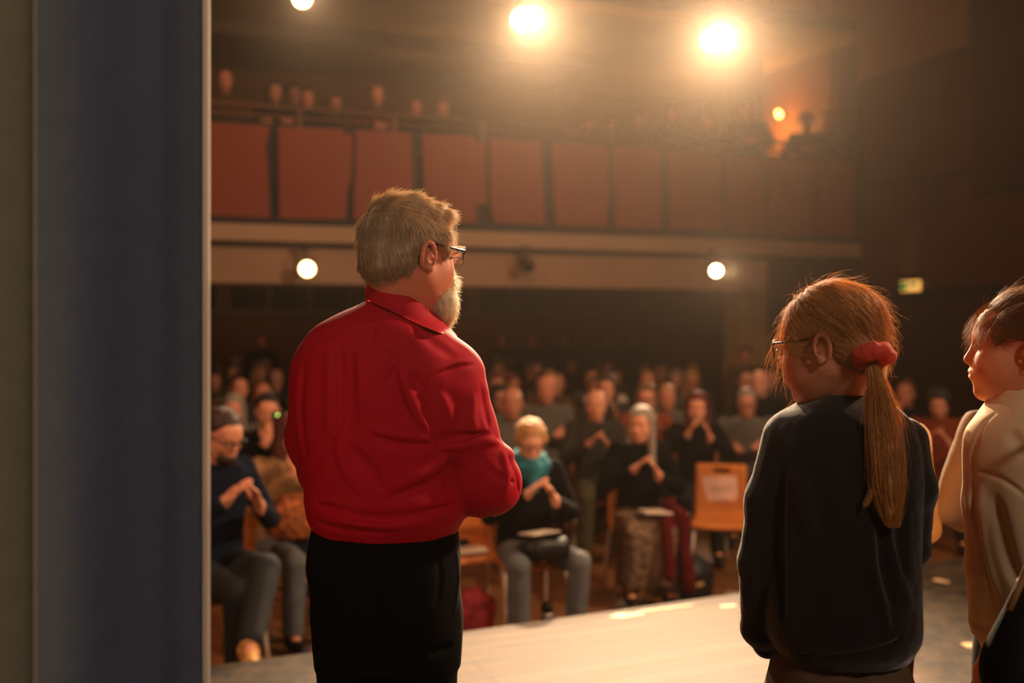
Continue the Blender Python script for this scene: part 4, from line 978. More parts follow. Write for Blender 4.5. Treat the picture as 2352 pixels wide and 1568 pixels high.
for row in range(9):
    Y = 7.55+row*0.92
    x = -2.6+(0.27 if row % 2 else 0.0)
    while x < 7.05:
        xx = x+R.uniform(-0.08, 0.08); yy = Y+R.uniform(-0.08, 0.08)+0.035*max(0, xx-1.0)*(1 if row < 3 else 0.5)
        dd = yy*CT+xx*ST; px = 1176+FPX*(xx*CT-yy*ST)/dd
        step = 0.56+R.uniform(0, 0.05)
        if 5.1 < xx < 5.6: x += step; continue
        if not (abs(xx-cX) < 0.6 and abs(yy-11.15) < 0.75) and visible(px) and all(math.hypot(xx-h_[0], yy-h_[1]) > 0.50 for h_ in HERO) and R.random() < (0.95 if px < 1850 else 1.0):
            kind = R.choice(KINDS_P)[0]
            side = 'near the curtain' if px < 735 else ('by the man\'s elbow' if px < 1290 else ('mid-hall' if px < 1560 else ('by the pillar' if px < 1850 else 'far right')))
            rz = face_cam((xx, yy), R.uniform(-0.2, 0.2))
            crowd(xx, yy, FL, rz, kind, R.uniform(0.96, 1.07), 'row %s %s' % (ORD[row+1], side))
            if row < 2: place_chair(xx, yy, rz, 'chair in row %s %s under the %s-haired person' % (ORD[row+1], side, hairs[kind]))
        x += step
# standing onlookers at the back and on the gallery
make_type('st1', pose='stand', arms='lap', h=0.0125, hair='short', seed=2)
make_type('st2', pose='stand', arms='fold', h=0.0125, hair='long', male=False, seed=3)
make_type('st3', pose='stand', arms='lean', h=0.0125, hair='short', lean=0.10, seed=4)
make_type('st4', pose='stand', arms='lean', h=0.0125, hair='curly', male=False, lean=0.05, seed=5)
for px, d, tp, lab in ((600, 16.35, 'st1', 'dark silhouette of a tall person standing at the back, near the curtain'), (1155, 16.35, 'st2', 'long-haired figure standing against the back wall, nearest the red shirt'),
                       (1225, 16.35, 'st1', 'short-haired figure standing at the back wall above the front-row woman'), (1300, 16.35, 'st1', 'short-haired figure standing at the back wall, above the bald man'),
                       (1395, 16.35, 'st2', 'long-haired figure standing at the back wall, above the pale-haired woman'), (1455, 16.35, 'st1', 'short-haired figure standing at the back wall, second from the long-haired one'),
                       (1712, 12.2, 'st1', 'figure standing against the lit pillar under the gallery')):
    l = wpt(px, Y=d if d > 13 else 10.5); l = (l[0], l[1], FL); place_person(tp, l, face_cam(l), lab, 'people standing at the back', top='black' if px != 1712 else 'brown', hair='dark', skin=3, sc=1.0 if px != 1712 else 0.93)
GAL = [(1715, 'st3', 0.0, 1.03, 'black', 'dark', 'man in dark clothes leaning on the gallery rail beside the bright haze'), (1852, 'st4', 0.0, 0.98, 'black', 'dark', 'curly-haired person in a dark jacket leaning on the gallery rail'),
       (1898, 'st1', -0.08, 0.99, 'grey', 'dark', 'person in grey leaning on the gallery rail next to the right wall'), (1545, 'st4', 0.15, 0.98, 'brown', 'dark', 'person leaning on the gallery rail left of the column, hair up'),
       (1470, 'st3', 1.0, 1.02, 'brown', 'dark', 'broad person leaning at the gallery rail in the glow, left of the others'), (1625, 'st2', 0.5, 0.98, 'grey', 'light brown', 'slim long-haired person on the gallery in the glow below the spotlight'),
       (862, 'st3', 0.0, 0.92, 'maroon', 'auburn', 'person with reddish face looking over the gallery rail, above the white-haired man'), (630, 'st2', 0.55, 0.98, 'black', 'dark', 'long-haired person on the gallery, second from the curtain'),
       (705, 'st1', 0.55, 0.95, 'black', 'brown', 'short-haired person on the gallery beside the first rail post'), (768, 'st2', 0.8, 0.96, 'black', 'dark', 'long-haired person on the gallery, third from the curtain'),
       (515, 'st1', 0.5, 1.03, 'brown', 'brown', 'person on the gallery right beside the curtain'), (672, 'st4', 1.6, 1.12, 'black', 'dark', 'curly person at the rear of the gallery behind the first post'),
       (955, 'st1', 0.6, 0.95, 'black', 'dark', 'dim person on the gallery above the hairline of the white-haired man'), (1015, 'st4', 0.6, 0.95, 'dark grey', 'light brown', 'dim curly person on the gallery right of the white-haired head'),
       (1350, 'st1', 0.6, 0.9, 'brown', 'dark', 'hazy figure on the gallery between the two bright spotlights'), (1405, 'st2', 0.5, 0.9, 'brown', 'brown', 'hazy long-haired figure on the gallery between the two bright spotlights')]
for px, tp, dy_, sc, top, hr, lab in GAL:
    q = wpt(px, Y=YB+0.42+dy_); place_person(tp, (q[0], q[1], 2.52), face_cam((q[0], q[1])), lab, 'people on the gallery', top=top, hair=hr, skin=1, sc=sc)

# ------------------------------------------------------------------ the people on the stage
class Fore:
    """local frame of someone on the stage: x to the right, y away from the viewer, z up"""
    def __init__(s, px0, d, z0=0.0): s.d = d; s.x0 = (px0-1176.0)/FPX*d; s.px0 = px0; s.z0 = z0
    def u(s, px, py, w=0.0):
        D = s.d+w; return np.array([(px-1176.0)/FPX*D-s.x0, w, HC-(py-HY)/FPX*D])
    def loc(s): q = wpt(s.px0, d=s.d); return (q[0], q[1], 0.0)
    def m(s, px): return px*s.d/FPX
    def rows(s, R):
        """rows of (py, left px, right px, half depth[, y centre]) -> loft arguments"""
        zs, cx, a, b, cy_ = [], [], [], [], []
        for r in R:
            l, q = s.u(r[1], r[0]), s.u(r[2], r[0]); zs.append(l[2]); cx.append((l[0]+q[0])/2); a.append((q[0]-l[0])/2); b.append(r[3]); cy_.append(r[4] if len(r) > 4 else 0.0)
        return zs, cx, cy_, a, b
def surf(v, F, px, py, dx=0.0):
    """first point of the field seen through a photo position"""
    w = np.linspace(v.ax[1][0]+0.002, v.ax[1][-1]-0.002, 220)
    P = np.array([F.u(px, py, q) for q in w]); I = ((P-v.lo)/v.h).round().astype(int)
    ok = ((I >= 0) & (I < v.n)).all(1)
    for q, i, o in zip(P, I, ok):
        if o and v.F[i[0], i[1], i[2]] < 0: return q
    return P[len(P)//2]
def folds(v, F, L, gain=1.9):
    Q = [([surf(v, F, *p) for p in pts], dep, wid) for pts, dep, wid in L]
    for pts, dep, wid in Q: v.fold(pts, dep*gain, wid*1.05)

def skin_fg(name, c, sss=0.25):
    return mat(name, c, 0.48, bump=0.03, bscale=260, var=0.07, vscale=35, spec=0.35, sss=sss)
def hair_mat(name, c, tr=0.35, rough=0.38, var=0.2):
    m = mat(name, c, rough, transl=tr, var=var, vscale=140, spec=0.5); return m
def place_fg(F, label, group=None, name='person'):
    return empty(name, F.loc(), -TH, label, 'person', group)

# ================================================================== the man in the red shirt
FM = Fore(900, 2.25)
man = place_fg(FM, 'white-haired bearded man in a red shirt and black trousers, seen from behind')
u = FM.u; A = np.array
hM = Fr(rotm(math.radians(50), math.radians(-3)), u(942, 592, 0.0), 1.04)
v = Vox((-0.38, -0.30, -0.01), (0.42, 0.62, 1.82), 0.0075)
neck_b = u(925, 735, 0.02)
vb = Vox(hM.t-A([0.17, 0.17, 0.36]), hM.t+A([0.17, 0.17, 0.17]), 0.0032)
def man_body(v, fine):
    head(v, hM, fine=fine)
    hM.ell(v, (0, 0.02, -0.05), (0.062, 0.06, 0.055), 0.03)                                 # full cheeks
    v.cone(hM.p((0, -0.028, -0.035)), neck_b, 0.063, 0.068, 0.03); v.cone(neck_b, neck_b-A([0, 0, 0.12]), 0.07, 0.10, 0.03)
man_body(vb, True)
man_body(v, False)
z_ = FM.rows([(800, 760, 1030, 0.08), (900, 740, 1040, 0.09), (1100, 750, 1030, 0.09, 0.02), (1240, 750, 1010, 0.085, 0.03)])
v.loft(*z_, k=0.03)
SHO = [u(745, 855, 0.03), u(1062, 862, 0.0)]; ELB = [u(742, 1078, 0.12), u(1122, 1102, 0.02)]; WRI = [u(860, 1120, 0.34), u(985, 1120, 0.34)]
for i in (0, 1):
    v.cone(SHO[i], ELB[i], 0.05, 0.04, 0.03); v.cone(ELB[i], WRI[i], 0.04, 0.028, 0.01)
    hand(v, WRI[i], (0.9 if i == 0 else -0.9, 0.35, 0), (0, -1, -0.2), -1 if i == 0 else 1, 0.7)
LEG = [((812, 1330, 0.0), (815, 1800, 0.0)), ((965, 1330, 0.0), (968, 1800, 0.0))]
for i, (h_, k_) in enumerate(LEG):
    a, b = u(*h_), u(*k_); c = A([b[0], 0.02, 0.09]); v.cone(a, b, 0.075, 0.052, 0.03); v.cone(b, c, 0.052, 0.038, 0.02); v.cone(c, c+A([0.04, 0.13, -0.05]), 0.035, 0.028, 0.02)
# keep the coarse trunk below the fine head and neck
v.cut((0, 0, vb.lo[2]+0.02), (0, 0, 1), 0.001); vb.cut((0, 0, vb.lo[2]+0.006), (0, 0, -1), 0.001)
def join_meshes(name, ms):
    return merge(name, ms)
skM = skin_fg('skin_man', (0.84, 0.50, 0.37))
link('body', join_meshes('body', [v.mesh(), vb.mesh()]), skM, man)

red = mat('red_cotton', (0.72, 0.0, 0.13), 0.7, bump=0.08, bscale=900, spec=0.18)
v = Vox((-0.32, -0.24, 0.90), (0.36, 0.44, 1.62), 0.0036)
z_ = FM.rows([(694, 842, 905, 0.060, 0.03), (706, 808, 940, 0.080, 0.02), (725, 765, 975, 0.095, 0.01), (745, 732, 1012, 0.108), (768, 705, 1044, 0.118), (800, 684, 1072, 0.128), (850, 676, 1088, 0.135), (900, 672, 1085, 0.14), (1000, 678, 1065, 0.15, 0.01), (1070, 690, 1060, 0.155, 0.015),
              (1110, 700, 1062, 0.16, 0.02), (1150, 696, 1075, 0.165, 0.02), (1180, 702, 1072, 0.162, 0.02), (1205, 712, 1060, 0.150, 0.02), (1222, 722, 1048, 0.135, 0.02)])
v.loft(*z_, k=0.02, p=2.25)
v.cone(u(735, 850, 0.03), u(722, 1010, 0.07), 0.058, 0.054, 0.04); v.cone(u(722, 1010, 0.07), u(738, 1085, 0.12), 0.054, 0.05, 0.04)
v.cone(u(738, 1085, 0.12), u(840, 1120, 0.31), 0.055, 0.038, 0.02)
v.cone(u(1045, 868, -0.005), u(1072, 985, -0.01), 0.066, 0.062, 0.035); v.cone(u(1072, 985, -0.01), u(1112, 1085, 0.0), 0.062, 0.066, 0.03)
v.ell(u(1122, 1108, 0.01), (0.074, 0.075, 0.070), None, 0.03); v.cone(u(1122, 1115, 0.02), u(1015, 1122, 0.31), 0.068, 0.040, 0.03)
v.ell(u(1140, 1040, 0.0), (0.040, 0.045, 0.022), None, 0.02)
v.noise(0.0022, 22, 5, (1, 1, 1.6)); v.noise(0.0009, 60, 6)
folds(v, FM, [
    ([(690, 762), (760, 768), (830, 783), (890, 812), (945, 858), (982, 893)], 0.0022, 0.0042),            # yoke seam
    ([(1098, 838), (1050, 842), (1012, 862), (986, 892), (978, 930), (990, 985), (1015, 1050)], 0.0045, 0.0065),      # armhole seam
    ([(1092, 830), (1045, 832), (1004, 852)], -0.0022, 0.006),
    ([(757, 775), (760, 880), (752, 1000)], -0.005, 0.011), ([(778, 780), (782, 900), (772, 1030)], 0.006, 0.011),
    ([(826, 790), (832, 900), (836, 990)], -0.0045, 0.012), ([(806, 790), (806, 900), (800, 1010)], 0.003, 0.012),
    ([(915, 838), (900, 862), (885, 880)], 0.005, 0.007), ([(917, 838), (935, 900), (965, 960), (1000, 1000)], -0.0065, 0.010), ([(905, 860), (918, 920), (950, 975)], 0.006, 0.011),
    ([(940, 850), (975, 905), (985, 960)], 0.005, 0.010),
    ([(850, 980), (900, 1000), (985, 1008)], -0.005, 0.009), ([(850, 1000), (920, 1018), (1000, 1022)], 0.006, 0.010),
    ([(770, 880), (775, 1000), (800, 1090), (850, 1150)], -0.004, 0.012),
    ([(800, 1020), (850, 1080), (880, 1130)], 0.005, 0.013), ([(900, 1120), (980, 1085), (1060, 1035)], -0.004, 0.012), ([(880, 1150), (960, 1120), (1060, 1075)], 0.005, 0.012),
    ([(700, 1140), (780, 1172), (860, 1190), (960, 1180), (1060, 1150)], 0.006, 0.009), ([(705, 1165), (800, 1200), (900, 1208), (1000, 1195)], -0.004, 0.009),
    ([(715, 1190), (800, 1215), (900, 1222)], 0.004, 0.008), ([(1075, 1165), (1040, 1190), (1000, 1210)], 0.005, 0.007),
    ([(1005, 1030), (1060, 1022), (1120, 1012), (1150, 1020)], -0.008, 0.009), ([(1000, 1010), (1060, 1004), (1125, 995)], 0.009, 0.010),
    ([(1040, 1055), (1030, 1100), (1040, 1150)], 0.008, 0.014), ([(1100, 1050), (1140, 1090), (1185, 1110)], 0.004, 0.007), ([(1150, 1030), (1165, 1080), (1160, 1130)], -0.005, 0.008),
    ([(1165, 1040), (1185, 1090), (1188, 1140)], 0.004, 0.005), ([(1050, 1165), (1110, 1180), (1160, 1180)], 0.005, 0.007), ([(1105, 880), (1115, 940), (1122, 990)], 0.004, 0.008), ([(1090, 900), (1085, 960), (1095, 1000)], -0.003, 0.010),
    ([(1010, 900), (1030, 950), (1035, 1000)], -0.004, 0.012), ([(700, 830), (690, 950), (705, 1060)], 0.004, 0.012), ([(860, 740), (850, 790)], 0.004, 0.012), ([(940, 740), (1000, 790), (1050, 820)], 0.003, 0.014)])
link('shirt', v.mesh('shirt'), red, man)
# collar: a standing band with a fold-over fall, open at the throat
top = [u(1036, 762, 0.105), u(1018, 742, 0.03), u(985, 712, -0.030), u(940, 681, -0.058), u(895, 656, -0.055), u(862, 646, -0.020), u(850, 650, 0.05), u(880, 690, 0.12), u(930, 730, 0.15), u(1000, 765, 0.155)]
bot = [u(1044, 776, 0.090), u(1012, 764, 0.00), u(955, 740, -0.075), u(905, 714, -0.095), u(864, 695, -0.085), u(850, 688, -0.02), u(846, 694, 0.06), u(872, 725, 0.14), u(930, 765, 0.18), u(1000, 790, 0.175)]
bot = [q if i not in (1, 2, 3, 4) else surf(v, FM, *[(0, 0), (1008, 764), (955, 742), (905, 716), (866, 697)][i])-A([0, 0.006, 0]) for i, q in enumerate(bot)]
def band(name, T, Bt, thick, m, parent, n=60, k=7, bulge=0.004):
    T, Bt = smooth_poly(T, n), smooth_poly(Bt, n); c = (T.mean(0)+Bt.mean(0))/2; V = []; F = []
    for s_ in (0, 1):
        for i in range(n):
            for j in range(k):
                f = j/(k-1.0); p = T[i]*(1-f)+Bt[i]*f; o = p-c; o[2] = 0; o /= np.linalg.norm(o); V.append(p+o*(s_*thick+bulge*math.sin(math.pi*f)))
    for s_ in (0, 1):
        for i in range(n-1):
            for j in range(k-1):
                b = s_*n*k+i*k+j; f = (b, b+k, b+k+1, b+1); F.append(f if s_ else f[::-1])
    for i in range(n-1):
        for j in (0, k-1): b = i*k+j; F.append((b, b+k, b+k+n*k, b+n*k))
    for i in (0, n-1):
        for j in range(k-1): b = i*k+j; F.append((b, b+1, b+1+n*k, b+n*k))
    return link(name, mesh_data(name, V, F), m, parent)
band('collar', top, bot, 0.006, red, man)
# trousers
v = Vox((-0.25, -0.22, 0.03), (0.22, 0.24, 1.10), 0.005)
z_ = FM.rows([(1150, 735, 1030, 0.115, 0.03), (1185, 720, 1044, 0.128, 0.02), (1240, 706, 1052, 0.135, 0.02), (1300, 700, 1058, 0.14, 0.01), (1380, 716, 1056, 0.14, 0.01), (1450, 734, 1052, 0.125, 0.01), (1520, 740, 1048, 0.11, 0.01)])
v.loft(*z_, k=0.03, p=2.3)
for h_, k_ in LEG:
    a, b = u(h_[0], 1420, 0.0), u(*k_); v.cone(a, b, 0.088, 0.078, 0.03); v.cone(b, A([b[0], 0.02, 0.10]), 0.078, 0.072, 0.02)
v.noise(0.0025, 24, 8); 
folds(v, FM, [([(890, 1300), (886, 1400), (888, 1500), (889, 1560)], 0.010, 0.012), ([(1000, 1250), (1012, 1330), (1000, 1400)], 0.004, 0.006), ([(1042, 1240), (1050, 1330), (1040, 1420)], -0.004, 0.006), ([(740, 1440), (800, 1470)], 0.005, 0.01), ([(1040, 1480), (980, 1500)], 0.005, 0.01)])
link('trousers', v.mesh('trousers'), mat('black_trouser_cloth', (0.045, 0.04, 0.042), 0.95, bump=0.1, bscale=500, spec=0.1), man)
def shoes(F, xs, m, parent, sc=1.0, yaw=0.1):
    for x in xs:
        t = Vox((x-0.12, -0.14, -0.02), (x+0.12, 0.28, 0.16), 0.006)
        t.cone((x, -0.03, 0.045), (x+yaw*0.16, 0.15*sc, 0.035), 0.045, 0.042, 0.02); t.cone((x, 0, 0.04), (x, 0.02, 0.10), 0.045, 0.045, 0.02); t.cut((0, 0, 0.001), (0, 0, -1))
        link('shoe', t.mesh('shoe'), m, parent)
shoes(FM, [u(815, 1800)[0], u(968, 1800)[0]], shoe_m, man)
# hair
rs = np.random.RandomState(4)
hv = Vox(hM.t-A([0.17, 0.17, 0.15]), hM.t+A([0.17, 0.17, 0.19]), 0.0035)
hM.ell(hv, (0, -0.018, 0.046), (0.081, 0.100, 0.086), 0.02); hM.ell(hv, (0, -0.056, -0.012), (0.071, 0.058, 0.052), 0.03); pass
for sx in (-1, 1): hM.ell(hv, (sx*0.072, 0.030, 0.028), (0.016, 0.026, 0.035), 0.02)
hM.ell(hv, (0, 0.050, 0.094), (0.058, 0.036, 0.024), 0.02)
hM.ell(hv, (0, 0.112, 0.000), (0.085, 0.058, 0.074), 0.012, 's')
for sx in (-1, 1): hM.ell(hv, (sx*0.092, 0.012, -0.020), (0.034, 0.042, 0.046), 0.008, 's'); hM.ell(hv, (sx*0.075, 0.03, -0.075), (0.05, 0.05, 0.06), 0.01, 's')
hv.noise(0.0022, 130, 4)
cap = hv.mesh('hair')
RT = hM.R
def flow_man(q):
    L_ = (q-hM.t)@RT/hM.s; top_ = np.clip((L_[:, 2]-0.055)/0.05, 0, 1)[:, None]
    sd = np.sign(L_[:, 0])[:, None]
    f_top = np.stack([0.55+0*L_[:, 0], 0.75+0*L_[:, 0], -0.1+0*L_[:, 0]], 1)+0.5*np.stack([np.sin(L_[:, 1]*60), 0*L_[:, 0], 0*L_[:, 0]], 1)
    f_side = np.concatenate([0*sd, 0.30+0.25*np.clip(L_[:, 1:2]*8+0.3, -1, 1), -1.0+0*sd], 1)
    return (top_*f_top+(1-top_)*f_side)@RT.T
def len_man(p):
    L_ = (p-hM.t)@RT/hM.s; l_ = np.where(L_[:, 2] > 0.05, 0.048, 0.028)
    l_ = np.where((L_[:, 1] > 0.045) & (L_[:, 2] > 0.05), 0.036, l_)
    return np.where((L_[:, 1] > 0.0) & (L_[:, 2] < 0.055), 0.014, l_)
lift_man = lambda p, a: (0.38*(1-a)+0.0)*np.where(((p-hM.t)@RT)[:, 2] > 0.07, 0.5, 0.2)
st = grow(cap, 15000, flow_man, len_man, lift_man, rs, 8, 0.00042, clump=0.0055, wob=0.0035)
nape = grow(cap, 260, lambda q: np.tile(RT@A([0, -0.5, -1.0]), (len(q), 1)), 0.035, 0.3, rs, 7, 0.0004, keep=lambda V, N: ((V-hM.t)@RT)[:, 2] < -0.045, wob=0.008)
mh = merge('hair', [cap, st, nape]); link('hair', mh, hair_mat('grey_blond_hair', (0.90, 0.80, 0.66), 0.45, 0.5), man)
# beard
bv = Vox(hM.t-A([0.15, 0.15, 0.20]), hM.t+A([0.15, 0.15, 0.03]), 0.0035)
hM.ell(bv, (0, 0.078, -0.100), (0.046, 0.036, 0.042), 0.01); hM.ell(bv, (0, 0.085, -0.050), (0.040, 0.024, 0.022), 0.02)
for sx in (-1, 1): hM.ell(bv, (sx*0.043, 0.055, -0.088), (0.020, 0.026, 0.028), 0.02)
hM.ell(bv, (0, 0.102, -0.062), (0.018, 0.02, 0.006), 0.005, 's'); bv.noise(0.002, 120, 7)
bc = bv.mesh('beard'); dwn = RT@A([0, 0.35, -1.0])
st = grow(bc, 4200, lambda q: np.tile(dwn, (len(q), 1))+0.5*((q-hM.p((0, 0.03, -0.05)))/0.06), 0.030, 0.5, rs, 7, 0.0004, wob=0.008)
link('beard', merge('beard', [bc, st]), hair_mat('white_beard', (0.99, 0.94, 0.84), 0.5), man)
eb = []
for sx in (-1, 1):
    eb = []
    for i in range(45):
        a = A([sx*(0.012+0.042*rs.rand()), 0.094-0.006*rs.rand(), 0.026+0.006*rs.rand()]); P = [a+q*A([sx*0.010, 0.010, 0.004]) + A([0, 0, -0.004*q*q]) for q in np.linspace(0, 1, 5)]; eb.append([hM.p(p) for p in P])
    V_, F_ = tubes(np.array(eb), np.full((45, 5), 0.00045)); link('eyebrow', mesh_data('eyebrow', V_, F_), hair_mat('white_beard', (0.99, 0.94, 0.84), 0.5), man)
# glasses
gl = MB(); lens = MB()
for sx in (-1, 1):
    ring = [hM.p((sx*0.032+0.024*math.copysign(abs(math.cos(a))**0.7, math.cos(a)), 0.108-0.006*abs(math.cos(a))*(1 if math.cos(a)*sx > 0 else 0), 0.006+0.015*math.sin(a))) for a in [2*math.pi*i/24 for i in range(25)]]
    gl.tube(ring[:13], 0.0020, 8, False); gl.tube(ring[12:], 0.0008, 6, False)
    gl.tube([hM.p((sx*0.055, 0.103, 0.016)), hM.p((sx*0.070, 0.094, 0.020)), hM.p((sx*0.082, 0.05, 0.022)), hM.p((sx*0.082, 0.008, 0.025)), hM.p((sx*0.074, -0.024, 0.012))], [0.0030, 0.0032, 0.0026, 0.0022, 0.002], 8)
    b_ = len(lens.V); lens.V += [tuple(p) for p in ring[:-1]]; lens.F.append(tuple(range(b_, b_+24)))
gl.tube([hM.p((-0.009, 0.108, 0.010)), hM.p((0, 0.112, 0.013)), hM.p((0.009, 0.108, 0.010))], 0.0015, 6)
gls = gl.build('glasses', mat('dark_metal_frame', (0.10, 0.06, 0.05), 0.25, 0.6), man, True)
def glass_mat():
    if 'spectacle_glass' in MATS: return MATS['spectacle_glass']
    m = bpy.data.materials.new('spectacle_glass'); m.use_nodes = True; n = m.node_tree; n.nodes.clear()
    o = n.nodes.new('ShaderNodeOutputMaterial'); g = n.nodes.new('ShaderNodeBsdfGlossy'); t = n.nodes.new('ShaderNodeBsdfTransparent'); x = n.nodes.new('ShaderNodeMixShader')
    g.inputs['Roughness'].default_value = 0.08; x.inputs[0].default_value = 0.28; n.links.new(t.outputs[0], x.inputs[1]); n.links.new(g.outputs[0], x.inputs[2]); n.links.new(x.outputs[0], o.inputs[0]); MATS['spectacle_glass'] = m
    return m
lens.build('lens', glass_mat(), gls)

# ================================================================== the girl in the dark sweater
FG = Fore(1930, 1.99)
girl = place_fg(FG, 'girl with a red-blond ponytail and glasses in a fuzzy dark sweater, seen from behind')
u = FG.u
hG = Fr(rotm(math.radians(-55), math.radians(-7)), u(1906, 797, 0.0), 0.94)
def girl_body(v, fine):
    head(v, hG, child=True, fine=fine, male=False)
    hG.ell(v, (-0.036, 0.056, -0.045), (0.026, 0.030, 0.034), 0.03); hG.ell(v, (0.036, 0.056, -0.045), (0.026, 0.030, 0.034), 0.03)
    v.cone(hG.p((0, -0.032, -0.030)), u(1945, 915, 0.03), 0.050, 0.048, 0.03); v.cone(u(1945, 915, 0.03), u(1945, 990, 0.03), 0.048, 0.07, 0.03)
vb = Vox(hG.t-A([0.16, 0.16, 0.22]), hG.t+A([0.16, 0.16, 0.17]), 0.0030); girl_body(vb, True); vb.cut((0, 0, vb.lo[2]+0.006), (0, 0, -1), 0.001)
v = Vox((-0.28, -0.25, -0.01), (0.28, 0.35, 1.6), 0.008); girl_body(v, False)
v.loft(*FG.rows([(960, 1840, 2060, 0.06), (1100, 1830, 2050, 0.08), (1300, 1850, 2030, 0.08), (1500, 1830, 2040, 0.09)]), k=0.03)
for sho, el, wr_, sd in ((u(1810, 1020, 0.03), u(1752, 1250, 0.03), u(1762, 1425, 0.09), -1), (u(2070, 1020, 0.06), u(2092, 1250, 0.08), u(2050, 1400, 0.2), 1)):
    v.cone(sho, el, 0.035, 0.03, 0.03); v.cone(el, wr_, 0.03, 0.022, 0.01); hand(v, wr_, (0.75*-sd, 0.6, -0.1), (0, -0.4, -1), sd, 0.6, 0.8)
for hx in (1870, 1990):
    a, b = u(hx, 1560, 0.0), u(hx, 1950, 0.0); c = A([b[0], 0.01, 0.08]); v.cone(a, b, 0.065, 0.045, 0.03); v.cone(b, c, 0.045, 0.034, 0.02); v.cone(c, c+A([-0.03, 0.11, -0.045]), 0.03, 0.024, 0.02)
v.cut((0, 0, vb.lo[2]+0.02), (0, 0, 1), 0.001)
skG = skin_fg('skin_girl', (0.90, 0.60, 0.46), 0.3)
link('body', join_meshes('body', [v.mesh(), vb.mesh()]), skG, girl)
v = Vox((-0.26, -0.24, 0.76), (0.26, 0.34, 1.38), 0.0036)
v.loft(*FG.rows([(902, 1897, 2004, 0.052, 0.025), (912, 1872, 2030, 0.070, 0.02), (930, 1832, 2062, 0.085, 0.02), (960, 1795, 2088, 0.100, 0.01), (1010, 1776, 2104, 0.115), (1100, 1768, 2112, 0.125), (1250, 1765, 2102, 0.135), (1370, 1758, 2100, 0.145),
                 (1430, 1760, 2102, 0.150), (1465, 1768, 2095, 0.145), (1492, 1785, 2072, 0.130)]), k=0.015, p=2.3)
v.cone(u(1812, 1010, 0.02), u(1768, 1150, 0.02), 0.050, 0.048, 0.03); v.cone(u(1768, 1150, 0.02), u(1748, 1290, 0.02), 0.046, 0.043, 0.02); v.cone(u(1748, 1290, 0.02), u(1752, 1440, 0.06), 0.043, 0.042, 0.015); v.cone(u(1752, 1440, 0.06), u(1762, 1478, 0.08), 0.042, 0.030, 0.01)
v.cone(u(2080, 1010, 0.05), u(2098, 1120, 0.06), 0.044, 0.044, 0.03); v.cone(u(2098, 1120, 0.06), u(2090, 1260, 0.09), 0.044, 0.040, 0.02); v.cone(u(2090, 1260, 0.09), u(2060, 1370, 0.2), 0.040, 0.032, 0.01)
v.noise(0.0020, 20, 12, (1, 1, 1.8)); v.noise(0.0006, 160, 13)
folds(v, FG, [([(1800, 1060), (1790, 1180), (1792, 1300), (1800, 1440)], 0.009, 0.013), ([(1830, 1080), (1850, 1180), (1880, 1260)], -0.005, 0.018), ([(1870, 1060), (1880, 1160), (1890, 1230)], 0.006, 0.018),
              ([(1998, 1200), (2005, 1300), (2025, 1390), (2045, 1450)], -0.006, 0.010), ([(2022, 1200), (2030, 1300), (2055, 1400)], 0.006, 0.012), ([(2045, 1240), (2065, 1330), (2095, 1400)], -0.005, 0.010), ([(2075, 1100), (2068, 1220), (2078, 1330)], 0.008, 0.011),
              ([(1750, 1440), (1760, 1475)], 0.004, 0.008), ([(1900, 1300), (1900, 1450)], -0.003, 0.02), ([(1950, 1000), (1960, 1100)], 0.003, 0.02), ([(1715, 1490), (1780, 1500)], 0.006, 0.006), ([(1790, 1490), (1870, 1505), (1960, 1502), (2040, 1480), (2095, 1435)], 0.003, 0.004)])
sw = v.mesh('sweater'); rs = np.random.RandomState(8)
Vn, Nn = verts_normals(sw)
fz = grow(sw, 9000, lambda q: rs.normal(size=q.shape)+A([0, 0, -0.4]), 0.0075, 0.9, rs, 4, 0.00016, wob=0.02)
fz2 = grow(sw, 500, lambda q: rs.normal(size=q.shape), 0.016, 1.1, rs, 5, 0.00015, wob=0.03)
sweater_m = mat('dark_fuzzy_wool', (0.078, 0.058, 0.060), 0.95, bump=0.2, bscale=900, sheen=0.6, var=0.25, vscale=220)
link('sweater', merge('sweater', [sw, fz, fz2]), sweater_m, girl)
v = Vox((-0.22, -0.20, 0.05), (0.22, 0.22, 0.92), 0.0055)
v.loft(*FG.rows([(1440, 1810, 2060, 0.10), (1530, 1775, 2080, 0.125), (1600, 1768, 2092, 0.13)]), k=0.03, p=2.4)
for hx, o_ in ((1850, -1), (2005, 1)):
    a, b = u(hx, 1620, 0.0), u(hx, 1950, 0.0); v.cone(a, b, 0.078, 0.072, 0.03); v.cone(b, A([b[0], 0.01, 0.08]), 0.075, 0.078, 0.02)
v.noise(0.003, 26, 3); folds(v, FG, [([(1990, 1530), (1965, 1560), (1940, 1600)], 0.007, 0.009), ([(2010, 1540), (1995, 1600)], -0.005, 0.009), ([(1925, 1560), (1928, 1640)], 0.006, 0.006), ([(1850, 1545), (1875, 1552), (1905, 1548)], 0.003, 0.004), ([(2062, 1480), (2066, 1560)], 0.003, 0.004)])
link('trousers', v.mesh('trousers'), mat('brown_twill', (0.40, 0.31, 0.22), 0.85, bump=0.12, bscale=700), girl)
shoes(FG, [u(1870, 1950)[0], u(1990, 1950)[0]], shoe_m, girl, 0.8)
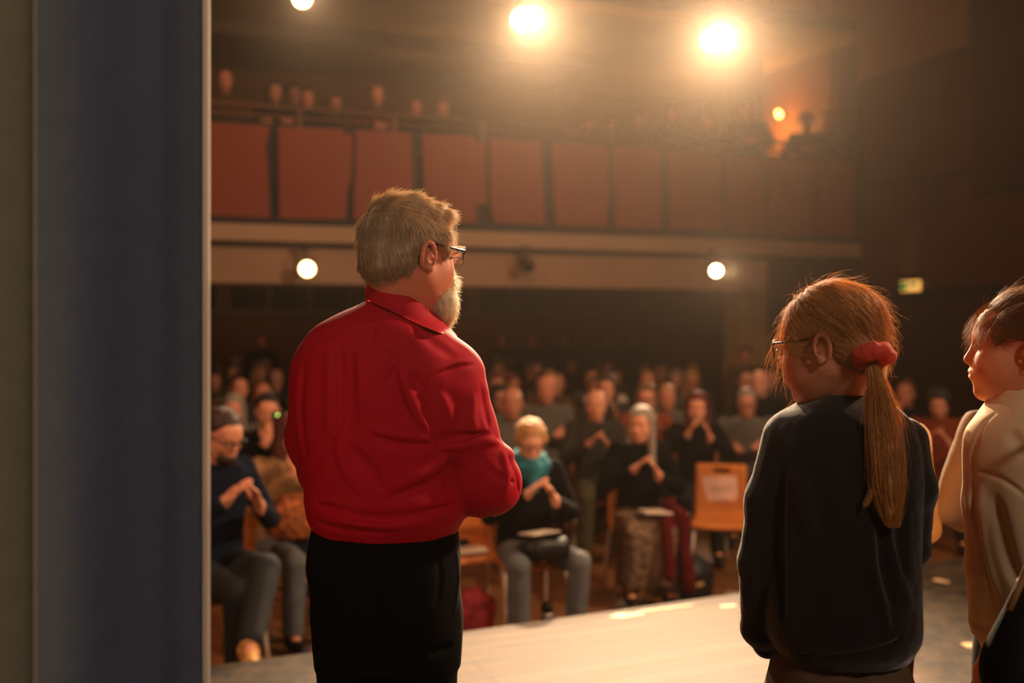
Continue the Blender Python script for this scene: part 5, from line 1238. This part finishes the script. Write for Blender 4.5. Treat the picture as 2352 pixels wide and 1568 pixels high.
# hair drawn back to the hair tie
S_ = u(1998, 822, -0.072); RG = hG.R
hv = Vox(hG.t-A([0.17, 0.17, 0.16]), hG.t+A([0.17, 0.17, 0.19]), 0.0033)
hG.ell(hv, (0, -0.016, 0.046), (0.082, 0.101, 0.090), 0.02); hG.ell(hv, (0, -0.058, -0.008), (0.070, 0.058, 0.056), 0.03)
for sx in (-1, 1): hG.ell(hv, (sx*0.066, 0.044, 0.028), (0.018, 0.030, 0.042), 0.02)
hv.cone(S_+A([-0.02, 0.03, 0.02]), S_, 0.030, 0.018, 0.03)
hG.ell(hv, (0, 0.122, -0.002), (0.085, 0.050, 0.080), 0.012, 's')
for sx in (-1, 1): hG.ell(hv, (sx*0.096, -0.006, -0.012), (0.036, 0.026, 0.038), 0.006, 's')
hv.noise(0.0012, 120, 9)
cap = hv.mesh('hair')
def ear_clear(f, R_):
    def fn(P):
        L_ = (P-f.t)@R_/f.s
        return ~((np.abs(L_[:, :, 0]) > 0.055) & (L_[:, :, 1] > -0.024) & (L_[:, :, 1] < 0.024) & (L_[:, :, 2] < 0.024) & (L_[:, :, 2] > -0.06)).any(1)
    return fn
def flow_girl(q):
    t = S_-q; t /= np.maximum(np.linalg.norm(t, axis=1, keepdims=True), 1e-6); L_ = (q-hG.t)@RG
    dn_ = A([0, 0, -1.0]); fr = np.clip((L_[:, 1:2]-0.0)/0.08, 0, 1)*np.clip(L_[:, 2:3]*10, 0, 1)
    return t+fr*0.8*(RG@A([-0.6, -0.3, -0.7]))[None, :]
st = grow(cap, 15000, flow_girl, lambda p: np.minimum(0.11, np.linalg.norm(S_-p, axis=1)*1.05), lambda p, a: 0.02*(1-a)-0.03, rs, 10, 0.00036, clump=0.0045, wob=0.0018, lenvar=0.5, avoid=ear_clear(hG, RG), center=hG.p((0, -0.012, 0.035)))
fly = grow(cap, 620, lambda q: flow_girl(q)+rs.normal(size=q.shape)*0.25, 0.10, 0.45, rs, 16, 0.00024, wob=0.009, droop=0.0, center=hG.p((0, -0.012, 0.035)))
HB = lambda V, N: (((V-hG.t)@RG)[:, 1] > 0.045) & (((V-hG.t)@RG)[:, 2] < 0.075)
bang = grow(cap, 210, lambda q: np.tile(RG@A([-0.15, 0.50, -0.85]), (len(q), 1))+rs.normal(size=(len(q), 3))*0.28, 0.125, 0.5, rs, 18, 0.00028, keep=HB, wob=0.010, droop=0.8, avoid=ear_clear(hG, RG))
back = grow(cap, 260, lambda q: np.tile(A([0.25, 0, -1.0]), (len(q), 1))+rs.normal(size=(len(q), 3))*0.3, 0.05, 0.9, rs, 12, 0.00024, keep=lambda V, N: (N[:, 0] > 0.55), wob=0.010, droop=0.6)
# ponytail: strands follow a hanging bundle
PT = np.array([u(2004, 835, -0.088), u(2016, 880, -0.100), u(2028, 950, -0.105), u(2036, 1030, -0.125), u(2040, 1110, -0.14), u(2045, 1170, -0.145), u(2052, 1212, -0.15)])
PW = [0.009, 0.014, 0.022, 0.030, 0.031, 0.022, 0.006]
def bundle(count, spread, rad, seed, wl=0.0025):
    r = np.random.RandomState(seed); m = 22; C_ = smooth_poly(PT, m); Wd = np.interp(np.linspace(0, 6, m), range(7), PW)
    a = r.rand(count)*2*math.pi; q = np.sqrt(r.rand(count))*spread; ph = r.rand(count, 1)*6; tt = np.linspace(0, 1, m)[None, :]
    cl = np.round(a*5)/5.0
    x = q[:, None]*np.cos(a*0.6+cl*0.4)[:, None]*Wd; y = q[:, None]*np.sin(a*0.6+cl*0.4)[:, None]*Wd*0.6
    x = x+wl*np.sin(tt*9+ph)*tt+0.004*np.sin(cl[:, None]*7+tt*7)*tt
    lenf = 1-0.30*r.rand(count)**2
    P = np.zeros((count, m, 3))
    for i in range(count):
        s_ = np.linspace(0, (m-1)*lenf[i], m); 
        for d_ in range(3): P[i, :, d_] = np.interp(s_, range(m), C_[:, d_])
    P[:, :, 0] += x; P[:, :, 1] += y
    return tubes(P, rad*np.linspace(1, 0.4, m)[None, :]*(0.6+0.8*r.rand(count, 1)))
core = Vox((-0.10, -0.28, 1.0), (0.20, 0.02, 1.48), 0.0035)
for i in range(len(PT)-2): core.cone(PT[i], PT[i+1], PW[i]*0.5, PW[i+1]*0.5, 0.01)
core.cone(PT[-2], PT[-1], PW[-2]*0.4, 0.002, 0.01); core.noise(0.001, 150, 4, (1, 1, 6))
side = np.array([u(1995, 900, -0.10), u(2000, 1000, -0.12), u(2006, 1080, -0.13), u(2004, 1120, -0.14), u(1986, 1160, -0.145)])
sp = smooth_poly(side, 18); r = np.random.RandomState(3); n_ = 140
P = np.tile(sp, (n_, 1, 1))+(r.normal(size=(n_, 1, 3))*0.005)*(1-0.6*np.linspace(0, 1, 18)[None, :, None]); sidest = tubes(P, np.full((n_, 18), 0.0003))
hgm = hair_mat('red_blond_hair', (0.96, 0.72, 0.42), 0.40, 0.55)
link('hair', merge('hair', [cap, st, fly, bang, back]), hgm, girl)
pony = link('ponytail', merge('ponytail', [core.mesh(), bundle(3600, 1.05, 0.00042, 5), bundle(160, 1.5, 0.00024, 6, 0.006), sidest]), hgm, girl)
# hair tie, a puckered ring of coral cloth around the ponytail
v = Vox(S_-0.08, S_+0.08, 0.0020); c0 = u(2005, 816, -0.092); ax = (PT[1]-S_)/np.linalg.norm(PT[1]-S_); e1 = np.cross(ax, A([0, 1, 0])); e1 /= np.linalg.norm(e1); e2 = np.cross(ax, e1)
e1 = e1*math.cos(0.0)+ax*0.12; pts = []
for i in range(29):
    a = 2*math.pi*i/28; rr_ = 0.022+0.0022*math.sin(7*a); pts.append(c0+e1*rr_*math.cos(a)*1.12+e2*rr_*math.sin(a)+ax*0.003*math.sin(5*a+1))
for i, (a, b) in enumerate(zip(pts[:-1], pts[1:])): v.cone(a, b, 0.0130+0.0019*math.sin(i*1.9), 0.0130+0.0019*math.sin((i+1)*1.9), 0.006)
v.noise(0.0011, 190, 2)
link('hair_tie', v.mesh('hair_tie'), mat('coral_velour', (1.0, 0.40, 0.30), 0.7, bump=0.2, bscale=700, sheen=0.3, transl=0.3), girl)
def big_glasses(f, parent, m):
    g = MB(); ln = MB()
    for sx in (-1, 1):
        ring = [f.p((sx*0.035+0.026*math.cos(a), 0.106-0.004*abs(math.cos(a)), 0.006+0.022*math.sin(a))) for a in [2*math.pi*i/26 for i in range(27)]]
        g.tube(ring, 0.0017*f.s, 8, False)
        g.tube([f.p((sx*0.061, 0.102, 0.016)), f.p((sx*0.074, 0.094, 0.020)), f.p((sx*0.083, 0.04, 0.018)), f.p((sx*0.081, 0.004, 0.022)), f.p((sx*0.074, -0.03, 0.004))], 0.0022, 8)
        b_ = len(ln.V); ln.V += [tuple(p) for p in ring[:-1]]; ln.F.append(tuple(range(b_, b_+26)))
    g.tube([f.p((-0.009, 0.112, 0.004)), f.p((0, 0.116, 0.007)), f.p((0.009, 0.112, 0.004))], 0.0016, 6)
    o = g.build('glasses', m, parent, True); ln.build('lens', glass_mat(), o)
big_glasses(hG, girl, mat('tortoise_shell', (0.30, 0.10, 0.07), 0.25, var=0.6, vscale=160))

# ================================================================== the girl at the right edge
F2 = Fore(2350, 2.12)
girl2 = place_fg(F2, 'girl in profile with brown pulled-back hair and a beige sweatshirt, at the right edge')
u = F2.u
h2 = Fr(rotm(math.radians(-71), math.radians(3)), u(2346, 802, 0.03), 0.985)
def g2_body(v, fine):
    head(v, h2, child=True, fine=fine, male=False)
    for sx in (-1, 1): h2.ell(v, (sx*0.036, 0.056, -0.045), (0.026, 0.032, 0.034), 0.03)
    v.cone(h2.p((0, -0.030, -0.030)), u(2352, 915, 0.03), 0.050, 0.050, 0.03); v.cone(u(2352, 915, 0.03), u(2356, 990, 0.03), 0.05, 0.07, 0.03)
vb = Vox(h2.t-A([0.16, 0.16, 0.22]), h2.t+A([0.16, 0.16, 0.17]), 0.0028); g2_body(vb, True); vb.cut((0, 0, vb.lo[2]+0.006), (0, 0, -1), 0.001)
v = Vox((-0.28, -0.25, -0.01), (0.34, 0.35, 1.6), 0.008); g2_body(v, False)
v.loft(*F2.rows([(980, 2260, 2450, 0.06), (1100, 2260, 2450, 0.08), (1300, 2290, 2450, 0.08), (1560, 2280, 2460, 0.09)]), k=0.03)
for sho, el, wr_, sd in ((u(2262, 1030, 0.0), u(2262, 1270, 0.03), u(2262, 1440, 0.10), -1), (u(2470, 1030, 0.06), u(2480, 1250, 0.08), u(2440, 1400, 0.2), 1)):
    v.cone(sho, el, 0.035, 0.03, 0.03); v.cone(el, wr_, 0.03, 0.022, 0.01); hand(v, wr_, (0.75*-sd, 0.6, -0.1), (0, -0.4, -1), sd, 0.6, 0.8)
for hx in (2310, 2420):
    a, b = u(hx, 1560, 0.0), u(hx, 1950, 0.0); c = A([b[0], 0.01, 0.08]); v.cone(a, b, 0.065, 0.045, 0.03); v.cone(b, c, 0.045, 0.034, 0.02); v.cone(c, c+A([-0.03, 0.11, -0.045]), 0.03, 0.024, 0.02)
v.cut((0, 0, vb.lo[2]+0.02), (0, 0, 1), 0.001)
link('body', join_meshes('body', [v.mesh(), vb.mesh()]), skin_fg('skin_girl_two', (0.88, 0.58, 0.42), 0.3), girl2)
v = Vox((-0.24, -0.24, 0.66), (0.28, 0.34, 1.36), 0.0038)
v.loft(*F2.rows([(897, 2300, 2405, 0.052, 0.025), (925, 2288, 2425, 0.068, 0.02), (945, 2265, 2450, 0.085, 0.01), (985, 2242, 2480, 0.105), (1040, 2232, 2500, 0.12), (1200, 2240, 2500, 0.13), (1400, 2262, 2490, 0.14), (1480, 2270, 2480, 0.14), (1530, 2285, 2470, 0.12)]), k=0.015, p=2.3)
v.cone(u(2275, 1015, 0.0), u(2262, 1150, 0.0), 0.052, 0.042, 0.03); v.cone(u(2262, 1150, 0.0), u(2262, 1300, 0.03), 0.042, 0.040, 0.02); v.cone(u(2262, 1300, 0.03), u(2274, 1425, 0.06), 0.040, 0.042, 0.015); v.cone(u(2274, 1425, 0.06), u(2292, 1470, 0.08), 0.040, 0.026, 0.01)
v.cone(u(2460, 1020, 0.04), u(2480, 1250, 0.08), 0.052, 0.042, 0.03); v.cone(u(2480, 1250, 0.08), u(2440, 1370, 0.2), 0.042, 0.032, 0.01)
v.noise(0.0018, 20, 22, (1, 1, 1.7))
folds(v, F2, [([(2234, 1082), (2262, 1086), (2300, 1100), (2345, 1130), (2352, 1150)], 0.0035, 0.005), ([(2300, 940), (2268, 965), (2248, 1000), (2236, 1050), (2234, 1100), (2240, 1180), (2262, 1290), (2290, 1400)], 0.0045, 0.006),
              ([(2320, 985), (2340, 1020), (2352, 1050)], 0.006, 0.012), ([(2255, 1110), (2262, 1250), (2300, 1380)], -0.004, 0.012), ([(2285, 1130), (2310, 1260), (2345, 1360)], 0.006, 0.016),
              ([(2225, 1420), (2255, 1440), (2290, 1445)], 0.004, 0.008), ([(2262, 1330), (2245, 1400), (2240, 1440)], 0.007, 0.010), ([(2300, 918), (2330, 912), (2352, 915)], 0.003, 0.0035)])
beige = mat('beige_sweatshirt', (0.88, 0.78, 0.62), 0.9, bump=0.15, bscale=600, sheen=0.25)
link('sweatshirt', v.mesh('sweatshirt'), beige, girl2)
ct = [h2.t*0+u(2300, 888, 0.03)+A([0.05+0.054*math.cos(a), 0.058*math.sin(a), 0.004*math.cos(a)]) for a in np.linspace(0.0, 2*math.pi, 14)]
band('neckband', ct, [p*1.0+A([(p[0]-ct[0][0]+0.054)*0.14, p[1]*0.14, -0.022]) for p in ct], 0.005, beige, girl2, 50, 5, 0.002)
v = Vox((-0.18, -0.20, 0.05), (0.26, 0.22, 0.90), 0.006)
v.loft(*F2.rows([(1460, 2290, 2460, 0.10), (1530, 2266, 2480, 0.12), (1620, 2262, 2490, 0.12)]), k=0.03, p=2.4)
for hx in (2315, 2425):
    a, b = u(hx, 1620, 0.0), u(hx, 1950, 0.0); v.cone(a, b, 0.075, 0.066, 0.03); v.cone(b, A([b[0], 0.01, 0.08]), 0.068, 0.07, 0.02)
v.noise(0.003, 26, 13); link('trousers', v.mesh('trousers'), mat('pale_blue_denim', (0.50, 0.50, 0.48), 0.85, bump=0.15, bscale=500), girl2)
shoes(F2, [u(2315, 1950)[0], u(2425, 1950)[0]], shoe_m, girl2, 0.8)
R2 = h2.R; S2 = h2.p((0.0, -0.115, 0.060))
hv = Vox(h2.t-A([0.17, 0.17, 0.16]), h2.t+A([0.19, 0.17, 0.19]), 0.0033)
h2.ell(hv, (0, -0.018, 0.044), (0.081, 0.100, 0.090), 0.02); h2.ell(hv, (0, -0.058, 0.004), (0.068, 0.054, 0.052), 0.03)
for sx in (-1, 1): h2.ell(hv, (sx*0.064, 0.042, 0.034), (0.018, 0.028, 0.038), 0.02)
h2.ell(hv, (0, -0.125, 0.055), (0.040, 0.035, 0.040), 0.02)
h2.ell(hv, (0, 0.118, -0.008), (0.085, 0.052, 0.078), 0.012, 's')
for sx in (-1, 1): h2.ell(hv, (sx*0.096, -0.006, -0.014), (0.042, 0.034, 0.044), 0.006, 's'); h2.ell(hv, (sx*0.085, 0.030, -0.018), (0.036, 0.036, 0.046), 0.006, 's')
hv.noise(0.001, 120, 9); cap = hv.mesh('hair')
def flow2(q):
    t = S2-q; return t/np.maximum(np.linalg.norm(t, axis=1, keepdims=True), 1e-6)
st = grow(cap, 11000, flow2, lambda p: np.minimum(0.10, np.linalg.norm(S2-p, axis=1)), lambda p, a: 0.02*(1-a)-0.03, rs, 10, 0.00036, clump=0.0045, wob=0.0018, lenvar=0.5, avoid=ear_clear(h2, R2), center=h2.p((0, -0.012, 0.035)))
fly = grow(cap, 420, lambda q: flow2(q)+rs.normal(size=q.shape)*0.25, 0.08, 0.45, rs, 16, 0.00024, wob=0.009, center=h2.p((0, -0.012, 0.035)))
K2 = lambda V, N: (((V-h2.t)@R2)[:, 1] > 0.055) & (((V-h2.t)@R2)[:, 2] > 0.05)
bang = grow(cap, 420, lambda q: np.tile(R2@A([0.0, 0.55, -0.9]), (len(q), 1))+rs.normal(size=(len(q), 3))*0.16, 0.085, 0.55, rs, 14, 0.00028, keep=K2, wob=0.005, droop=0.9)
K3 = lambda V, N: (((V-h2.t)@R2)[:, 1] > 0.02) & (((V-h2.t)@R2)[:, 2] < 0.045)
temple = grow(cap, 90, lambda q: np.tile(R2@A([0.0, 0.2, -1.0]), (len(q), 1))+rs.normal(size=(len(q), 3))*0.12, 0.10, 0.15, rs, 14, 0.00024, keep=K3, wob=0.004, droop=0.9)
link('hair', merge('hair', [cap, st, fly, bang, temple]), hair_mat('brown_hair', (0.64, 0.45, 0.28), 0.38, 0.5), girl2)
for f_, par in ((h2, girl2), (hG, girl), (hM, man)):
    for sx in (-1, 1):
        ey = Vox(f_.p((sx*0.031, 0.080, 0.002))-0.02, f_.p((sx*0.031, 0.080, 0.002))+0.02, 0.0016); f_.ell(ey, (sx*0.031, 0.0815, 0.001), (0.0115, 0.0118, 0.0085), 0.0)
        o = link('eye', ey.mesh('eye'), mat('eye_white', (0.85, 0.78, 0.72), 0.2), par)
        link('iris', MB().tube([f_.p((sx*0.031, 0.0930, 0.001)), f_.p((sx*0.031, 0.0938, 0.001))], 0.005, 12).build('iris', mat('iris_brown', (0.16, 0.10, 0.07), 0.2), o).data, None, o) if False else MB().tube([f_.p((sx*0.031, 0.0925, 0.001)), f_.p((sx*0.031, 0.0938, 0.001))], 0.005, 12).build('iris', mat('iris_brown', (0.16, 0.10, 0.07), 0.2), o)
    for sx in (-1, 1):
        lash = []
        for i in range(16):
            x_ = sx*(0.021+0.021*i/15.0); lash.append([f_.p((x_+sx*0.002*q, 0.092+0.007*q, 0.006+0.003*q*q)) for q in np.linspace(0, 1, 4)])
        V_, F_ = tubes(np.array(lash), np.full((16, 4), 0.0003)); link('eyelash', mesh_data('eyelash', V_, F_), hmat('dark'), par)
br_ = []
for f_, par, cm in ((h2, girl2, 'brown'), (hG, girl, 'auburn')):
    for sx in (-1, 1):
        br_ = []
        for i in range(50):
            x_ = 0.012+0.036*rs.rand(); br_.append([f_.p((sx*(x_+0.007*q), 0.0925-0.25*max(0, x_-0.03)+0.001*q, 0.023+0.003*math.sin((x_-0.012)*80)+0.002*rs.rand())) for q in np.linspace(0, 1, 4)])
        V_, F_ = tubes(np.array(br_), np.full((50, 4), 0.00035)); link('eyebrow', mesh_data('eyebrow', V_, F_), hmat(cm), par)
lip = mat('lip_rose', (0.72, 0.32, 0.26), 0.4)
er = MB().tube([h2.p((-0.086, -0.005+0.006*math.cos(a), -0.034+0.006*math.sin(a))) for a in [2*math.pi*i/16 for i in range(17)]], 0.0008, 6).build('earring', chrome, girl2, True)
nl = [u(2300, 905, 0.03)+A([0.05+0.058*math.cos(a), 0.060*math.sin(a), 0.012-0.006*math.cos(a)]) for a in np.linspace(0, 2*math.pi, 30)]
MB().tube(nl, 0.0012, 6).build('necklace_cord', black_m, girl2, True)

# black shoulder bag with a tan strap at the lower right corner
FB = Fore(2340, 1.75); u = FB.u
bag = empty('shoulder_bag', FB.loc(), -TH, 'black bag with a tan strap hanging at the lower right corner', 'bag')
v = Vox((-0.12, -0.13, 0.55), (0.26, 0.13, 1.10), 0.005)
v.loft(*FB.rows([(1335, 2345, 2500, 0.03), (1400, 2322, 2520, 0.05), (1460, 2296, 2540, 0.065), (1520, 2268, 2550, 0.075), (1568, 2264, 2550, 0.075), (1640, 2285, 2540, 0.06), (1680, 2320, 2520, 0.04)]), k=0.02, p=2.6)
v.noise(0.003, 26, 3); link('bag_body', v.mesh('bag_body'), mat('black_bag_cloth', (0.06, 0.055, 0.06), 0.7, bump=0.2, bscale=400), bag)
MB().tube([u(2318, 1400, -0.03), u(2340, 1350, -0.02), u(2372, 1270, 0.0), u(2430, 1050, 0.03), u(2455, 940, 0.10), u(2450, 960, 0.2)], 0.006, 8).build('strap', mat('tan_leather', (0.60, 0.42, 0.22), 0.6), bag, True)

# ================================================================== people half hidden behind the two girls
make_type('kid3', pose='stand', arms='lap', h=0.008, hair='long', male=False, pitch=-0.2, seed=21)
F3 = Fore(1968, 2.55); l = F3.loc()
g3 = place_person('kid3', l, -TH+0.15, 'child with long blond hair and beige top, hidden behind the girl in the dark sweater', None, top=mat('pale_beige_knit', (0.80, 0.62, 0.42), 0.9, bump=0.2, bscale=200), hair='blond', skin=2, sc=0.83, trousers=tmat('maroon'))
# her hair falling forward beside the neck
r = np.random.RandomState(31); n_ = 900; L3 = lambda px, py, w=0.0: F3.u(px, py, w)
lk = smooth_poly([L3(1900, 800, 0), L3(1893, 860, -0.02), L3(1876, 905, -0.04), L3(1850, 945, -0.05), L3(1822, 990, -0.05)], 16)
P = np.tile(lk, (n_, 1, 1))+r.normal(size=(n_, 1, 3))*A([0.014, 0.010, 0.006])*(0.7+0.5*np.linspace(0, 1, 16)[None, :, None])+0.004*np.sin(np.linspace(0, 7, 16)[None, :, None]+r.rand(n_, 1, 1)*6)
V_, F_ = tubes(P, np.full((n_, 16), 0.0005))
c_, s_ = math.cos(-0.15), math.sin(-0.15)
V_ = V_@A([[c_, -s_, 0], [s_, c_, 0], [0, 0, 1.0]]).T/0.83
link('hair_lock', mesh_data('hair_lock', V_, F_), hair_mat('blond_hair', (0.85, 0.60, 0.30), 0.4), g3)
make_type('kid4', pose='stand', arms='lap', h=0.009, hair='bob', male=False, pitch=-0.3, seed=22)
F4 = Fore(2372, 2.75)
place_person('kid4', F4.loc(), -TH-0.2, 'person in a taupe hooded top behind the neck of the girl in beige', None, top=mat('taupe_fleece', (0.50, 0.40, 0.31), 0.9), hair='brown', skin=1, sc=0.84)
